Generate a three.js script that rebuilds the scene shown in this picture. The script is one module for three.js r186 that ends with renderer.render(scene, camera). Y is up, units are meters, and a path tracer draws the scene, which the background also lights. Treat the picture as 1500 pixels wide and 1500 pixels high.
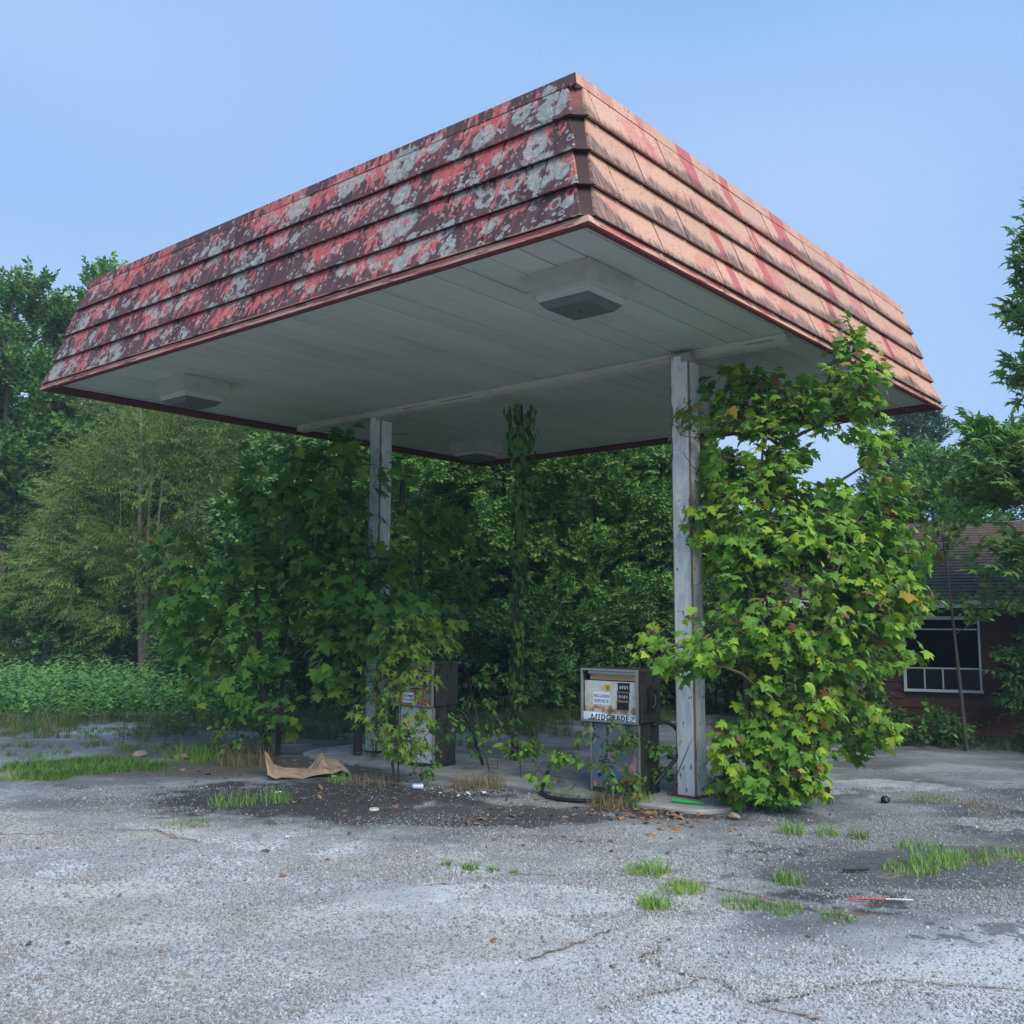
import * as THREE from 'three';
import { mergeGeometries } from 'three/addons/utils/BufferGeometryUtils.js';

// ---------------------------------------------------------------- camera, sky, sun, exposure
const scene = new THREE.Scene();
const camera = new THREE.PerspectiveCamera(55.07, 1, 0.1, 400);
camera.position.set(0, 1.9, 0);
camera.rotation.set(0.10192, 0, 0.0006);
const renderer = new THREE.WebGLRenderer({ antialias: true });
renderer.setSize(1024, 1024);
renderer.toneMapping = THREE.LinearToneMapping;
renderer.toneMappingExposure = 1.07;
renderer.shadowMap.enabled = true;
{ // hazy summer sky: pale near the horizon, clear blue above, thin veil of cirrus
  const W = 512, H = 256, d = new Float32Array(W * H * 4);
  for (let j = 0; j < H; j++) for (let i = 0; i < W; i++) {
    const el = ((j + 0.5) / H - 0.5) * Math.PI, az = ((i + 0.5) / W - 0.5) * 2 * Math.PI;
    const e = Math.max(0, Math.sin(el));
    const k = Math.pow(1 - e, 3.2);
    const veil = (0.5 + 0.5 * Math.sin(az * 2 - 0.61 + 0.5 * Math.sin(el * 6 + az * 3))) * (0.75 + 0.25 * Math.sin(el * 8 - az * 4)) * Math.cos(el);
    const w = 0.16 * veil + 0.035 * Math.sin(az * 5 + el * 9) * Math.sin(az * 3 - el * 14 + 2) + 0.02 * Math.sin(az * 11 + el * 23) * veil + 0.02;
    const r = 0.205 + 0.18 * k + w * 1.0, g = 0.435 + 0.175 * k + w * 0.72, b = 0.83 + 0.10 * k + w * 0.3;
    const o = (j * W + i) * 4; d[o] = r; d[o + 1] = g; d[o + 2] = b; d[o + 3] = 1;
  }
  const t = new THREE.DataTexture(d, W, H, THREE.RGBAFormat, THREE.FloatType);
  t.mapping = THREE.EquirectangularReflectionMapping; t.magFilter = THREE.LinearFilter; t.needsUpdate = true;
  scene.background = t; scene.environment = t;
}
const sun = new THREE.DirectionalLight(new THREE.Color().setRGB(1, 0.965, 0.91), 4.3);
sun.position.set(14, 26, 12); sun.target.position.set(0, 0, -12);
sun.castShadow = true; sun.shadow.radius = 80; sun.shadow.mapSize.set(2048, 2048);
Object.assign(sun.shadow.camera, { left: -35, right: 35, top: 35, bottom: -35, near: 1, far: 120 });
scene.add(sun, sun.target);

scene.fog = new THREE.FogExp2(new THREE.Color().setRGB(0.62, 0.78, 0.95), 0.0014);
// ---------------------------------------------------------------- helpers
const V = (x, y, z) => new THREE.Vector3(x, y, z);
function rng(seed) { let a = seed | 0; return () => { a = (a + 0x6d2b79f5) | 0; let t = Math.imul(a ^ (a >>> 15), 1 | a); t = (t + Math.imul(t ^ (t >>> 7), 61 | t)) ^ t; return ((t ^ (t >>> 14)) >>> 0) / 4294967296; }; }
const NT = new Float32Array(65536); { const r = rng(99); for (let i = 0; i < 65536; i++) NT[i] = r(); }
function vn(x, y) { // value noise
  const xi = Math.floor(x), yi = Math.floor(y); let fx = x - xi, fy = y - yi;
  fx = fx * fx * (3 - 2 * fx); fy = fy * fy * (3 - 2 * fy);
  const a = (yi & 255) << 8, b = ((yi + 1) & 255) << 8, c = xi & 255, e = (xi + 1) & 255;
  const p = NT[a | c], q = NT[a | e], s = NT[b | c], t = NT[b | e];
  return p + (q - p) * fx + (s - p + (p - q - s + t) * fx) * fy;
}
function fbm(x, y, o = 4) { let s = 0, a = 0.5, n = 0; for (let i = 0; i < o; i++) { s += a * vn(x, y); n += a; x = x * 2.03 + 17.3; y = y * 2.03 + 9.1; a *= 0.5; } return s / n; }
const ss = (a, b, x) => { const t = Math.min(1, Math.max(0, (x - a) / (b - a))); return t * t * (3 - 2 * t); };
const mix = (a, b, t) => a + (b - a) * t;
const mix3 = (c, d, t) => { c[0] += (d[0] - c[0]) * t; c[1] += (d[1] - c[1]) * t; c[2] += (d[2] - c[2]) * t; return c; };
const toS = (v) => { v = Math.min(1, Math.max(0, v)); return 255 * (v <= 0.0031308 ? v * 12.92 : 1.055 * Math.pow(v, 1 / 2.4) - 0.055); };
function paint(W, H, fn, srgb = true) { // fn(u,v) -> linear rgb
  const d = new Uint8Array(W * H * 4);
  for (let j = 0; j < H; j++) for (let i = 0; i < W; i++) {
    const c = fn((i + 0.5) / W, (j + 0.5) / H), o = (j * W + i) * 4;
    if (srgb) { d[o] = toS(c[0]); d[o + 1] = toS(c[1]); d[o + 2] = toS(c[2]); } else { d[o] = d[o + 1] = d[o + 2] = Math.min(255, Math.max(0, c * 255)); }
    d[o + 3] = 255;
  }
  const t = new THREE.DataTexture(d, W, H); t.magFilter = THREE.LinearFilter; t.minFilter = THREE.LinearFilter;
  t.wrapS = t.wrapT = THREE.RepeatWrapping; if (srgb) t.colorSpace = THREE.SRGBColorSpace; t.needsUpdate = true; return t;
}
const lin = (r, g, b) => new THREE.Color().setRGB(r, g, b);
const std = (r, g, b, rough = 0.8, extra = {}) => new THREE.MeshStandardMaterial({ color: lin(r, g, b), roughness: rough, metalness: 0, side: THREE.DoubleSide, ...extra });
const leafMat = (r, g, b, tr = 0.35) => new THREE.MeshPhysicalMaterial({ color: lin(r, g, b), roughness: 0.75, transmission: tr, thickness: 0, side: THREE.DoubleSide, specularIntensity: 0.35 });
const used = {};
function numbered(name) { const n = used[name] = (used[name] ?? -1) + 1; return n ? name + '_' + String(n).padStart(3, '0') : name; }
function shade(o) { o.castShadow = o.receiveShadow = true; return o; }
function mesh(name, geo, mat, parent) { const m = shade(new THREE.Mesh(geo, mat)); m.name = name; if (parent) parent.add(m); return m; }
function thing(name, label, category, pos = [0, 0, 0], turn = 0, group) {
  const g = new THREE.Group(); g.name = numbered(name); g.position.set(...pos); g.rotation.y = turn;
  g.userData = { label, category }; if (group) g.userData.group = group; scene.add(g); return g;
}
function single(name, label, category, geo, mat, pos = [0, 0, 0], turn = 0, group) {
  const m = mesh(numbered(name), geo, mat, scene); m.position.set(...pos); m.rotation.y = turn;
  m.userData = { label, category }; if (group) m.userData.group = group; return m;
}
function structure(name, geo, mat) { const m = mesh(name, geo, mat, scene); m.userData = { kind: 'structure' }; return m; }
function box(w, h, d, x = 0, y = 0, z = 0, b = 0) {
  if (!b) { const g = new THREE.BoxGeometry(w, h, d); g.translate(x, y, z); return g; }
  const s = new THREE.Shape(), a = w / 2 - b, c = h / 2 - b; // bevelled box
  s.moveTo(-a, -c); s.lineTo(a, -c); s.lineTo(a, c); s.lineTo(-a, c);
  const g = new THREE.ExtrudeGeometry(s, { depth: d - 2 * b, bevelEnabled: true, bevelThickness: b, bevelSize: b, bevelSegments: 2 });
  g.translate(x, y, z - d / 2 + b); return g;
}
const merge = (list) => mergeGeometries(list.map((g) => { const n = g.index ? g.toNonIndexed() : g; for (const k of Object.keys(n.attributes)) if (!['position', 'normal', 'uv'].includes(k)) n.deleteAttribute(k); return n; }));
function geoFrom(pos, idx, uv) {
  const g = new THREE.BufferGeometry(); g.setAttribute('position', new THREE.Float32BufferAttribute(pos, 3));
  g.setAttribute('uv', new THREE.Float32BufferAttribute(uv || new Array(pos.length / 3 * 2).fill(0), 2)); g.setIndex(idx); g.computeVertexNormals(); return g;
}
function tube(pts, r0, r1, radial = 5, seg = 0) { // tapered tube
  const c = new THREE.CatmullRomCurve3(pts.map((p) => p.isVector3 ? p : V(...p))), n = seg || Math.max(2, pts.length * 3);
  const fr = c.computeFrenetFrames(n, false), pos = [], uv = [], idx = [], len = c.getLength();
  for (let i = 0; i <= n; i++) {
    const p = c.getPointAt(i / n), r = mix(r0, r1, i / n);
    for (let k = 0; k <= radial; k++) {
      const a = k / radial * Math.PI * 2, x = Math.cos(a) * r, y = Math.sin(a) * r, N = fr.normals[i], B = fr.binormals[i];
      pos.push(p.x + N.x * x + B.x * y, p.y + N.y * x + B.y * y, p.z + N.z * x + B.z * y); uv.push(k / radial, i / n * len * 2);
    }
  }
  for (let i = 0; i < n; i++) for (let k = 0; k < radial; k++) { const a = i * (radial + 1) + k, b = a + radial + 1; idx.push(a, b, a + 1, b, b + 1, a + 1); }
  return geoFrom(pos, idx, uv);
}
// the canopy's own frame: t runs back to the right, s back to the left, from its nearest corner
const AN = 0.690813654, NX = 0.532, NZ = -6.605, TURN = Math.PI / 2 - AN;
const L = (t, s) => [NX - s * Math.cos(AN) + t * Math.sin(AN), NZ - s * Math.sin(AN) - t * Math.cos(AN)];
// ---------------------------------------------------------------- ground
const segD = (x, z, ax, az, bx, bz) => { const dx = bx - ax, dz = bz - az, t = Math.min(1, Math.max(0, ((x - ax) * dx + (z - az) * dz) / (dx * dx + dz * dz))); return Math.hypot(x - ax - dx * t, z - az - dz * t); };
const CRACKS = [[[0.97, -6.75], [0.81, -6.36], [0.45, -5.93], [0.1, -5.62]], [[0.72, -5.62], [0.88, -5.42], [1.09, -5.28], [1.2, -5.02], [1.42, -4.8]], [[1.0, -5.33], [0.85, -5.2], [0.7, -5.16], [0.45, -5.0]], [[0.72, -5.62], [0.86, -5.8], [0.9, -5.95]],
  [[2.2, -8.78], [2.65, -8.62], [3.1, -8.45], [3.6, -8.4], [4.3, -8.2]], [[2.7, -7.35], [3.1, -7.6], [3.7, -7.85], [4.6, -8.2]], [[-4.6, -8.6], [-3.2, -8.9], [-2.6, -8.4]], [[4.0, -10.5], [4.6, -10.0], [5.4, -9.7]], [[2.6, -10.9], [3.4, -11.4], [4.3, -11.6], [5.6, -11.2]], [[3.4, -11.4], [3.7, -12.2], [3.5, -13.4]], [[4.3, -9.0], [4.6, -10.0]], [[1.2, -5.02], [1.9, -5.3], [2.6, -5.2]], [[-0.6, -7.1], [0.1, -7.35], [0.9, -7.4], [1.6, -6.9], [2.2, -6.4]]];
function crackD(x, z, list) { let m = 9; for (const c of list) for (let i = 0; i + 1 < c.length; i++) m = Math.min(m, segD(x, z, ...c[i], ...c[i + 1])); return m; }
// materials of the lot: [how much bare dark asphalt, oil stain, tan dust, smooth concrete, loose gravel]
function zones(x, z) {
  const n1 = fbm(x * 0.7 + 3, z * 0.7 + 8, 4), n2 = fbm(x * 1.9 + 31, z * 1.9, 4), n3 = fbm(x * 0.32, z * 0.9 + 50, 4);
  const wob = (n2 - 0.5) * 1.3 + (n1 - 0.5) * 0.9;
  const brk = (fbm(x * 4.5 + 9, z * 4.5, 4) - 0.5) * 1.5, el = (cx, cz, rx, rz) => 1 - Math.hypot((x - cx) / rx, (z - cz) / rz) + brk * (rx < 1 ? 1 : 0.3);
  let oil = Math.max(ss(-0.3, 0.45, el(-2.1, -10.35, 2.3, 1.0) + wob * 0.75 + (fbm(x * 6, z * 6, 3) - 0.5) * 0.9), ss(-0.1, 0.25, el(-0.3, -9.5, 1.5, 0.55) + wob * 0.5) * 0.9, ss(-0.1, 0.3, el(1.5, -9.65, 0.75, 0.38) + wob * 0.5), ss(0, 0.3, el(1.9, -8.1, 0.6, 0.3) + wob * 0.7) * 0.75, ss(0, 0.3, el(2.2, -6.75, 0.75, 0.28) + wob * 0.7) * 0.85, ss(0, 0.3, el(1.35, -7.35, 0.4, 0.25) + wob * 0.6) * 0.7, ss(0.05, 0.3, el(2.9, -6.1, 0.5, 0.25) + wob * 0.6) * 0.7);
  oil *= x > 0.9 && z > -8.7 ? ss(0.42, 0.58, fbm(x * 11, z * 11, 3)) : 1;
  oil = Math.max(oil, 0.6 * ss(0.62, 0.75, n2) * ss(-12.3, -10.5, -Math.abs(z + 10.3) - 10.3 + wob));
  // the newer dark asphalt east of a wandering edge
  const edge = 1.7 + (z + 7.5) * -0.30 + wob * 0.75;
  let dark = ss(-0.25, 0.5, x - edge) * ss(-5.6, -6.6, z + wob * 0.4 + (x - 2.4) * 0.35);
  dark = Math.max(dark, 0.85 * ss(-7.7, -8.9, z + wob * 1.1 + (x < -1.5 ? (-1.5 - x) * -0.45 : 0) * -1) , 0.85 * ss(2.0, 2.8, x + wob) * ss(-8.5, -9.5, z));
  const soil = ss(0.3, 0.7, fbm(x * 1.4 + 60, z * 1.4, 4) + ss(-6.4, -4.6, x) * ss(-0.6, -2.0, x) * 0.75 * ss(-11.2, -12.2, z + wob * 0.5) - 0.25) * ss(-11.0, -12.0, z);
  dark *= 1 - 0.75 * ss(-0.05, 0.3, el(4.0, -11.1, 0.9, 0.5) + wob * 0.3) - 0.5 * ss(-0.05, 0.3, el(4.6, -9.1, 0.8, 0.3) + wob * 0.3);
  dark *= 0.78 + 0.34 * ss(0.34, 0.66, fbm(x * 0.9 + 15, z * 1.5 + 27, 5));
  const conc = ss(0.0, 0.25, x * 0.5 - (z + 6.55) * -0.55 - 0.30 + wob * 0.35) * ss(-6.55, -6.2, z - wob * 0.25);
  const slab = ss(0, 0.25, el(-0.2, -6.75, 1.15, 0.42) + wob * 0.35);
  const dust = ss(0.5, 0.66, n3) * (1 - dark) * (1 - conc * 0.7);
  const grav = ss(0.42, 0.62, fbm(x * 1.3 + 77, z * 1.3 + 3, 3)) ;
  return { soil, oil, dark, conc: Math.max(conc, slab), dust, grav, n1, n2 };
}
function lotColor(x, z, fine) {
  const Z = zones(x, z);
  const g1 = fine ? vn(x * 95, z * 95) : 0.5, g2 = fine ? vn(x * 190 + 7, z * 190) : 0.5, g3 = vn(x * 34 + 90, z * 34), g4 = vn(x * 11, z * 11 + 40);
  let k = 0.405 + (Z.n1 - 0.5) * 0.16 + (Z.n2 - 0.5) * 0.08;
  const pt = fbm(x * 2.4 + 11, z * 3.4 + 5, 5); k *= 1 + 0.55 * (ss(0.42, 0.6, pt) - 0.5) * (0.6 + 0.4 * ss(0.4, 0.6, Z.n1));
  const c = [k * 0.945, k, k * 1.05];
  mix3(c, [0.34, 0.31, 0.27], Z.dust * 0.6);
  mix3(c, [0.42, 0.425, 0.425], Z.conc * 0.5);
  mix3(c, [0.095, 0.099, 0.102], Z.dark * 0.95);
  mix3(c, [0.085, 0.07, 0.052], Z.soil * 0.9);
  mix3(c, [0.022, 0.021, 0.02], Z.oil * 0.92);
  // pale patches of worn cement
  mix3(c, [0.45, 0.45, 0.44], 0.7 * ss(0.56, 0.66, fbm(x * 0.9 + 120, z * 1.7 + 60, 4)) * (1 - Z.oil) * (1 - 0.9 * Z.dark));
  // exposed aggregate: light and dark grains
  const amp = mix(0.9, 0.55, Z.conc);
  const sp = (g1 - 0.5) * 0.55 + (g2 - 0.5) * 0.6 + (g3 - 0.5) * 0.25 + (g4 - 0.5) * 0.14;
  let m = 1 + sp * amp; m = Math.max(0.25, m);
  c[0] *= m; c[1] *= m; c[2] *= m;
  if (fine) {
    const q = vn(x * 60 + 200, z * 60 + 11);
    if (q > 0.84) mix3(c, [0.46, 0.47, 0.475], ss(0.82, 0.94, q) * (0.2 + 0.5 * Z.grav));
    const h = vn(x * 48 + 20, z * 48 + 110); if (h > 0.82) mix3(c, [0.10, 0.085, 0.07], ss(0.84, 0.92, h) * 0.35);
    const rr = vn(x * 41 + 66, z * 41 + 33); if (rr > 0.93) mix3(c, [0.30, 0.17, 0.10], 0.6);
  }
  const d0 = crackD(x + (fbm(x * 7, z * 7, 3) - 0.5) * 0.13, z + (fbm(x * 7 + 50, z * 7, 3) - 0.5) * 0.13, CRACKS);
  if (d0 < 0.09) { mix3(c, [0.24, 0.19, 0.14], (1 - ss(0.01, 0.075, d0 + (g3 - 0.5) * 0.05)) * 0.6); mix3(c, [0.075, 0.062, 0.05], 0.95 * (1 - ss(0.006, 0.019, d0 + (g3 - 0.4) * 0.014))); }
  return c;
}
const groundMap = paint(512, 512, (u, v) => { const n = fbm(u * 24, v * 24, 5), m = fbm(u * 90 + 5, v * 90, 3); const c = [0.075, 0.062, 0.042]; mix3(c, [0.05, 0.085, 0.025], ss(0.4, 0.6, n)); mix3(c, [0.14, 0.12, 0.08], ss(0.6, 0.75, m) * 0.7); return c; });
groundMap.repeat.set(24, 24);
{ const g = new THREE.PlaneGeometry(340, 340); g.rotateX(-Math.PI / 2); g.translate(0, -0.012, -60); structure('ground', g, std(1, 1, 1, 0.95, { map: groundMap })); }
function sheet(x0, x1, z0, z1, nx, nz, hfn) {
  const pos = [], uv = [], idx = [];
  for (let j = 0; j <= nz; j++) for (let i = 0; i <= nx; i++) { const x = mix(x0, x1, i / nx), z = mix(z0, z1, j / nz); pos.push(x, hfn(x, z), z); uv.push(i / nx, j / nz); }
  for (let j = 0; j < nz; j++) for (let i = 0; i < nx; i++) { const a = j * (nx + 1) + i, b = a + nx + 1; idx.push(a, b, a + 1, b, b + 1, a + 1); }
  return geoFrom(pos, idx, uv);
}
const lotH = (x, z) => (fbm(x * 0.8 + 5, z * 0.8, 3) - 0.5) * 0.03;
const bumpTile = paint(1024, 1024, (u, v) => { const w = (x) => x; const a = vn(u * 256, v * 256), b = vn(u * 128 + 9, v * 128), c = vn(u * 64 + 3, v * 64 + 80); return Math.min(1, Math.max(0, 0.45 * a + 0.35 * b + 0.2 * c)); }, false);
{
  const X0 = -14, X1 = 16, Z0 = -19.5, Z1 = 4;
  const far = paint(1600, 1280, (u, v) => lotColor(mix(X0, X1, u), mix(Z0, Z1, v), false));
  const b = bumpTile.clone(); b.repeat.set(30 / 2.4, 23.5 / 2.4); b.needsUpdate = true;
  structure('asphalt_lot', sheet(X0, X1, Z0, Z1, 60, 48, () => -0.008), std(1, 1, 1, 0.93, { map: far, bumpMap: b, bumpScale: 0.006 }));
  const x0 = -6.5, x1 = 6.5, z0 = -12.4, z1 = -3.4;
  const near = paint(2048, 1420, (u, v) => lotColor(mix(x0, x1, u), mix(z0, z1, v), true));
  const bn = bumpTile.clone(); bn.repeat.set(13 / 2.4, 9 / 2.4); bn.needsUpdate = true;
  const edge = (x, z) => { const e = Math.min(x - x0, x1 - x, z - z0, z1 - z); return ss(0, 0.8, e); };
  structure('gravel_pavement', sheet(x0, x1, z0, z1, 160, 110, (x, z) => Math.max(-0.003, lotH(x, z) * edge(x, z))), std(1, 1, 1, 0.92, { map: near, bumpMap: bn, bumpScale: 0.008 }));
}
const groundY = (x, z) => (x > -6.5 && x < 6.5 && z > -12.4 && z < -3.4) ? Math.max(-0.003, lotH(x, z) * ss(0, 0.8, Math.min(x + 6.5, 6.5 - x, z + 12.4, -3.4 - z))) : -0.008;
{ // loose stones
  const R = rng(5), geos = [new THREE.IcosahedronGeometry(1, 0), new THREE.DodecahedronGeometry(1, 0)];
  const tints = [[0.25, 0.255, 0.26], [0.31, 0.31, 0.31], [0.18, 0.18, 0.185], [0.22, 0.19, 0.155], [0.27, 0.275, 0.28], [0.37, 0.37, 0.36]];
  for (let k = 0; k < 2; k++) {
    const N = 115000, im = new THREE.InstancedMesh(geos[k], std(1, 1, 1, 0.9), N), m = new THREE.Matrix4(), q = new THREE.Quaternion(), e = new THREE.Euler(), col = new THREE.Color(); let n = 0, tries = 0;
    while (n < N && tries++ < N * 12) {
      const z = -4.4 - Math.pow(R(), 1.7) * 6.6, x = (R() - 0.5) * 2 * (1.2 - z * 0.62);
      const Z = zones(x, z); const pr = (0.25 + 0.75 * Z.grav) * (1 - 0.75 * Z.conc) * (1 - 0.84 * Z.dark) * (1 - 0.9 * Z.oil) * (1 - 0.6 * Z.dust) ;
      if (R() > pr) continue;
      const big = R(), s = 0.003 + 0.0045 * R() + (big > 0.93 ? 0.008 * R() : 0);
      e.set(R() * 6, R() * 6, R() * 6); q.setFromEuler(e);
      m.compose(V(x, groundY(x, z) + s * 0.25, z), q, V(s * (0.8 + R() * 0.6), s * (0.6 + R() * 0.4), s)); im.setMatrixAt(n, m);
      const t = tints[Math.floor(R() * 6)], f = (0.75 + R() * 0.4) * (0.98 + 0.25 * Z.conc - 0.1 * Math.min(1, Z.dark + Z.oil)); col.setRGB(t[0] * f, t[1] * f, t[2] * f); im.setColorAt(n, col); n++;
    }
    im.count = n; im.name = numbered('gravel'); shade(im); im.userData = { kind: 'stuff', label: k ? 'angular pale gravel chips scattered over the lot' : 'loose grey gravel strewn across the pavement', category: 'gravel' }; scene.add(im);
  }
}
// ---------------------------------------------------------------- the canopy
const A = 4.085, INS = (h) => 0.38 * h / 1.4, HB = [0.07, 0.35, 0.67, 1.0, 1.31];
function prism(o, uvs) { // o: 8 points, outer quad 0..3 then inner quad 4..7; flat shaded
  const f = [[0, 1, 2, 3], [5, 4, 7, 6], [4, 5, 1, 0], [3, 2, 6, 7], [1, 5, 6, 2], [4, 0, 3, 7]], pos = [], uv = [];
  for (const q of f) for (const k of [0, 1, 2, 0, 2, 3]) { pos.push(...o[q[k]]); const w = uvs ? uvs[q[k] % 4] : [0, 0]; uv.push(w[0], w[1]); }
  const g = new THREE.BufferGeometry(); g.setAttribute('position', new THREE.Float32BufferAttribute(pos, 3)); g.setAttribute('uv', new THREE.Float32BufferAttribute(uv, 2)); g.computeVertexNormals(); return g;
}
function splats(W, H, list, fn) { // list of {q,h,r}; fn(value 0..1 inside) accumulates into a mask
  const m = new Float32Array(W * H), k = W / 8.17;
  for (const s of list) {
    const R = s.r * 1.35, i0 = Math.floor((s.q - R) * k), i1 = Math.ceil((s.q + R) * k), j0 = Math.max(0, Math.floor((s.h - R) * k)), j1 = Math.min(H - 1, Math.ceil((s.h + R) * k));
    for (let j = j0; j <= j1; j++) for (let i = Math.max(0, i0); i <= Math.min(W - 1, i1); i++) {
      const x = i / k - s.q, y = j / k - s.h, d = Math.hypot(x, y) / s.r + (fbm((x + s.q) * 34 + 40, (y + s.h) * 34, 3) - 0.5) * (s.r > 0.05 ? 0.42 : 0.75);
      if (d > 1) continue;
      const v = fn(d, s, i / k, j / k); if (v > m[j * W + i]) m[j * W + i] = v;
    }
  }
  return m;
}
const FW = 2048, FH = 384; // 250 texels per metre
const faceV = (h) => h / (FH / FW * 8.17);
function lichenFace(seed, density) {
  const R = rng(seed), list = [];
  if (seed === 11) for (const [q, h, r, ring] of [[2.1, 0.87, 0.115, 0], [1.95, 0.55, 0.15, 0.3], [1.79, 0.27, 0.11, 0], [1.88, 0.15, 0.1, 0.2], [0.81, 0.58, 0.12, 0.75], [0.49, 0.56, 0.17, 0.35], [0.2, 0.22, 0.06, 0], [2.19, 1.2, 0.2, 0.2], [1.35, 0.15, 0.09, 0.3], [1.8, 1.27, 0.1, 0], [0.62, 0.82, 0.12, 0.3], [0.52, 1.16, 0.16, 0.2], [1.05, 0.5, 0.1, 0.6], [1.22, 1.12, 0.12, 0.2], [0.85, 1.2, 0.1, 0.2], [5.6, 0.53, 0.1, 0.8], [4.0, 0.7, 0.1, 0.4], [2.9, 1.2, 0.13, 0.2], [3.6, 1.2, 0.15, 0.25], [0.3, 0.5, 0.07, 0], [7.85, 0.2, 0.15, 0.15], [7.5, 0.75, 0.1, 0.4], [1.0, 0.85, 0.07, 0.2], [0.95, 0.22, 0.07, 0]]) list.push({ q, h, r, ring });
  for (let c = 0; c < 230 * density; c++) { // colonies
    const q = R() * 8.17, h = R() * 1.35, n = 3 + R() * 12;
    for (let i = 0; i < n; i++) list.push({ q: q + (R() - 0.5) * 0.55 * R(), h: h + (R() - 0.5) * 0.34 * R(), r: 0.007 + 0.034 * R() * R() + (R() > 0.95 ? 0.045 : 0), ring: R() > 0.55 ? 0.4 * R() + 0.4 : 0 });
  }
  for (let i = 0; i < 900 * density; i++) list.push({ q: R() * 8.17, h: R() * 1.38, r: 0.006 + 0.012 * R(), ring: 0 });
  const m = splats(FW, FH, list, (d, s, x, y) => { if (s.ring && d < s.ring * 0.8) return 0.12 * vn(x * 90, y * 90); const a = ss(1, 0.86, d); return a * (0.75 + 0.25 * vn(x * 110, y * 110)); });
  return paint(FW, FH, (u, v) => {
    const q = u * 8.17, h = v * FH / FW * 8.17;
    let ci = 0; while (ci < 3 && h > HB[ci + 1]) ci++;
    const h0 = HB[ci], h1 = HB[ci + 1], rel = h > 1.31 ? 0.5 : (h - h0) / (h1 - h0), off = ci & 1 ? 0.24 : 0;
    const cell = Math.floor((q + off + (1 - rel) * 0.03) / 0.245), cr = NT[(cell * 37 + ci * 911 + seed * 7) & 65535], cr2 = NT[(cell * 91 + ci * 77 + 5) & 65535];
    const c = [0.455, 0.105, 0.10], st = vn(q * 42, h * 3 + 20), f = fbm(q * 8 + seed, h * 6, 4), fs = fbm(q * 30, h * 17 + seed, 4);
    mix3(c, [0.56, 0.20, 0.15], ss(0.55, 0.8, st * 0.6 + f * 0.5) * 0.65);
    mix3(c, [0.38, 0.05, 0.055], ss(0.5, 0.7, vn(q * 25 + 70, h * 12)) * 0.5);
    const thr = (cr - 0.5) * 0.42 + (f - 0.5) * 0.75 + (fs - 0.5) * 0.95 + (0.62 - rel) * 0.5 + 0.055;
    const dk = ss(-0.02, 0.08, thr);
    const dark = [0.062, 0.032, 0.034]; mix3(dark, [0.11, 0.055, 0.06], ss(0.45, 0.8, vn(q * 30 + 5, h * 5)) * 0.8); mix3(dark, [0.02, 0.014, 0.016], cr2 > 0.7 ? 0.7 * ss(0.35, 0.7, vn(q * 12, h * 2 + 9)) : 0);
    mix3(c, dark, dk * 0.96);
    if (vn(q * 70 + 3, h * 70) > 0.8) mix3(c, [0.05, 0.035, 0.03], 0.5);
    const i = Math.min(FW - 1, Math.floor(u * FW)), j = Math.min(FH - 1, Math.floor(v * FH)), lm = m[j * FW + i];
    if (lm > 0) { const g = [0.29, 0.325, 0.30]; const w = vn(q * 55, h * 55); mix3(g, [0.42, 0.45, 0.42], ss(0.5, 0.9, w)); mix3(g, [0.17, 0.20, 0.15], ss(0.5, 0.15, vn(q * 38 + 9, h * 38)) * 0.6); mix3(c, g, lm * (0.86)); }
    if (h < 0.075) mix3(c, [0.55, 0.27, 0.21], 0.75 * ss(0.36, 0.5, fbm(q * 6 + 9, h * 20, 3)));
    return c;
  });
}
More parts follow.
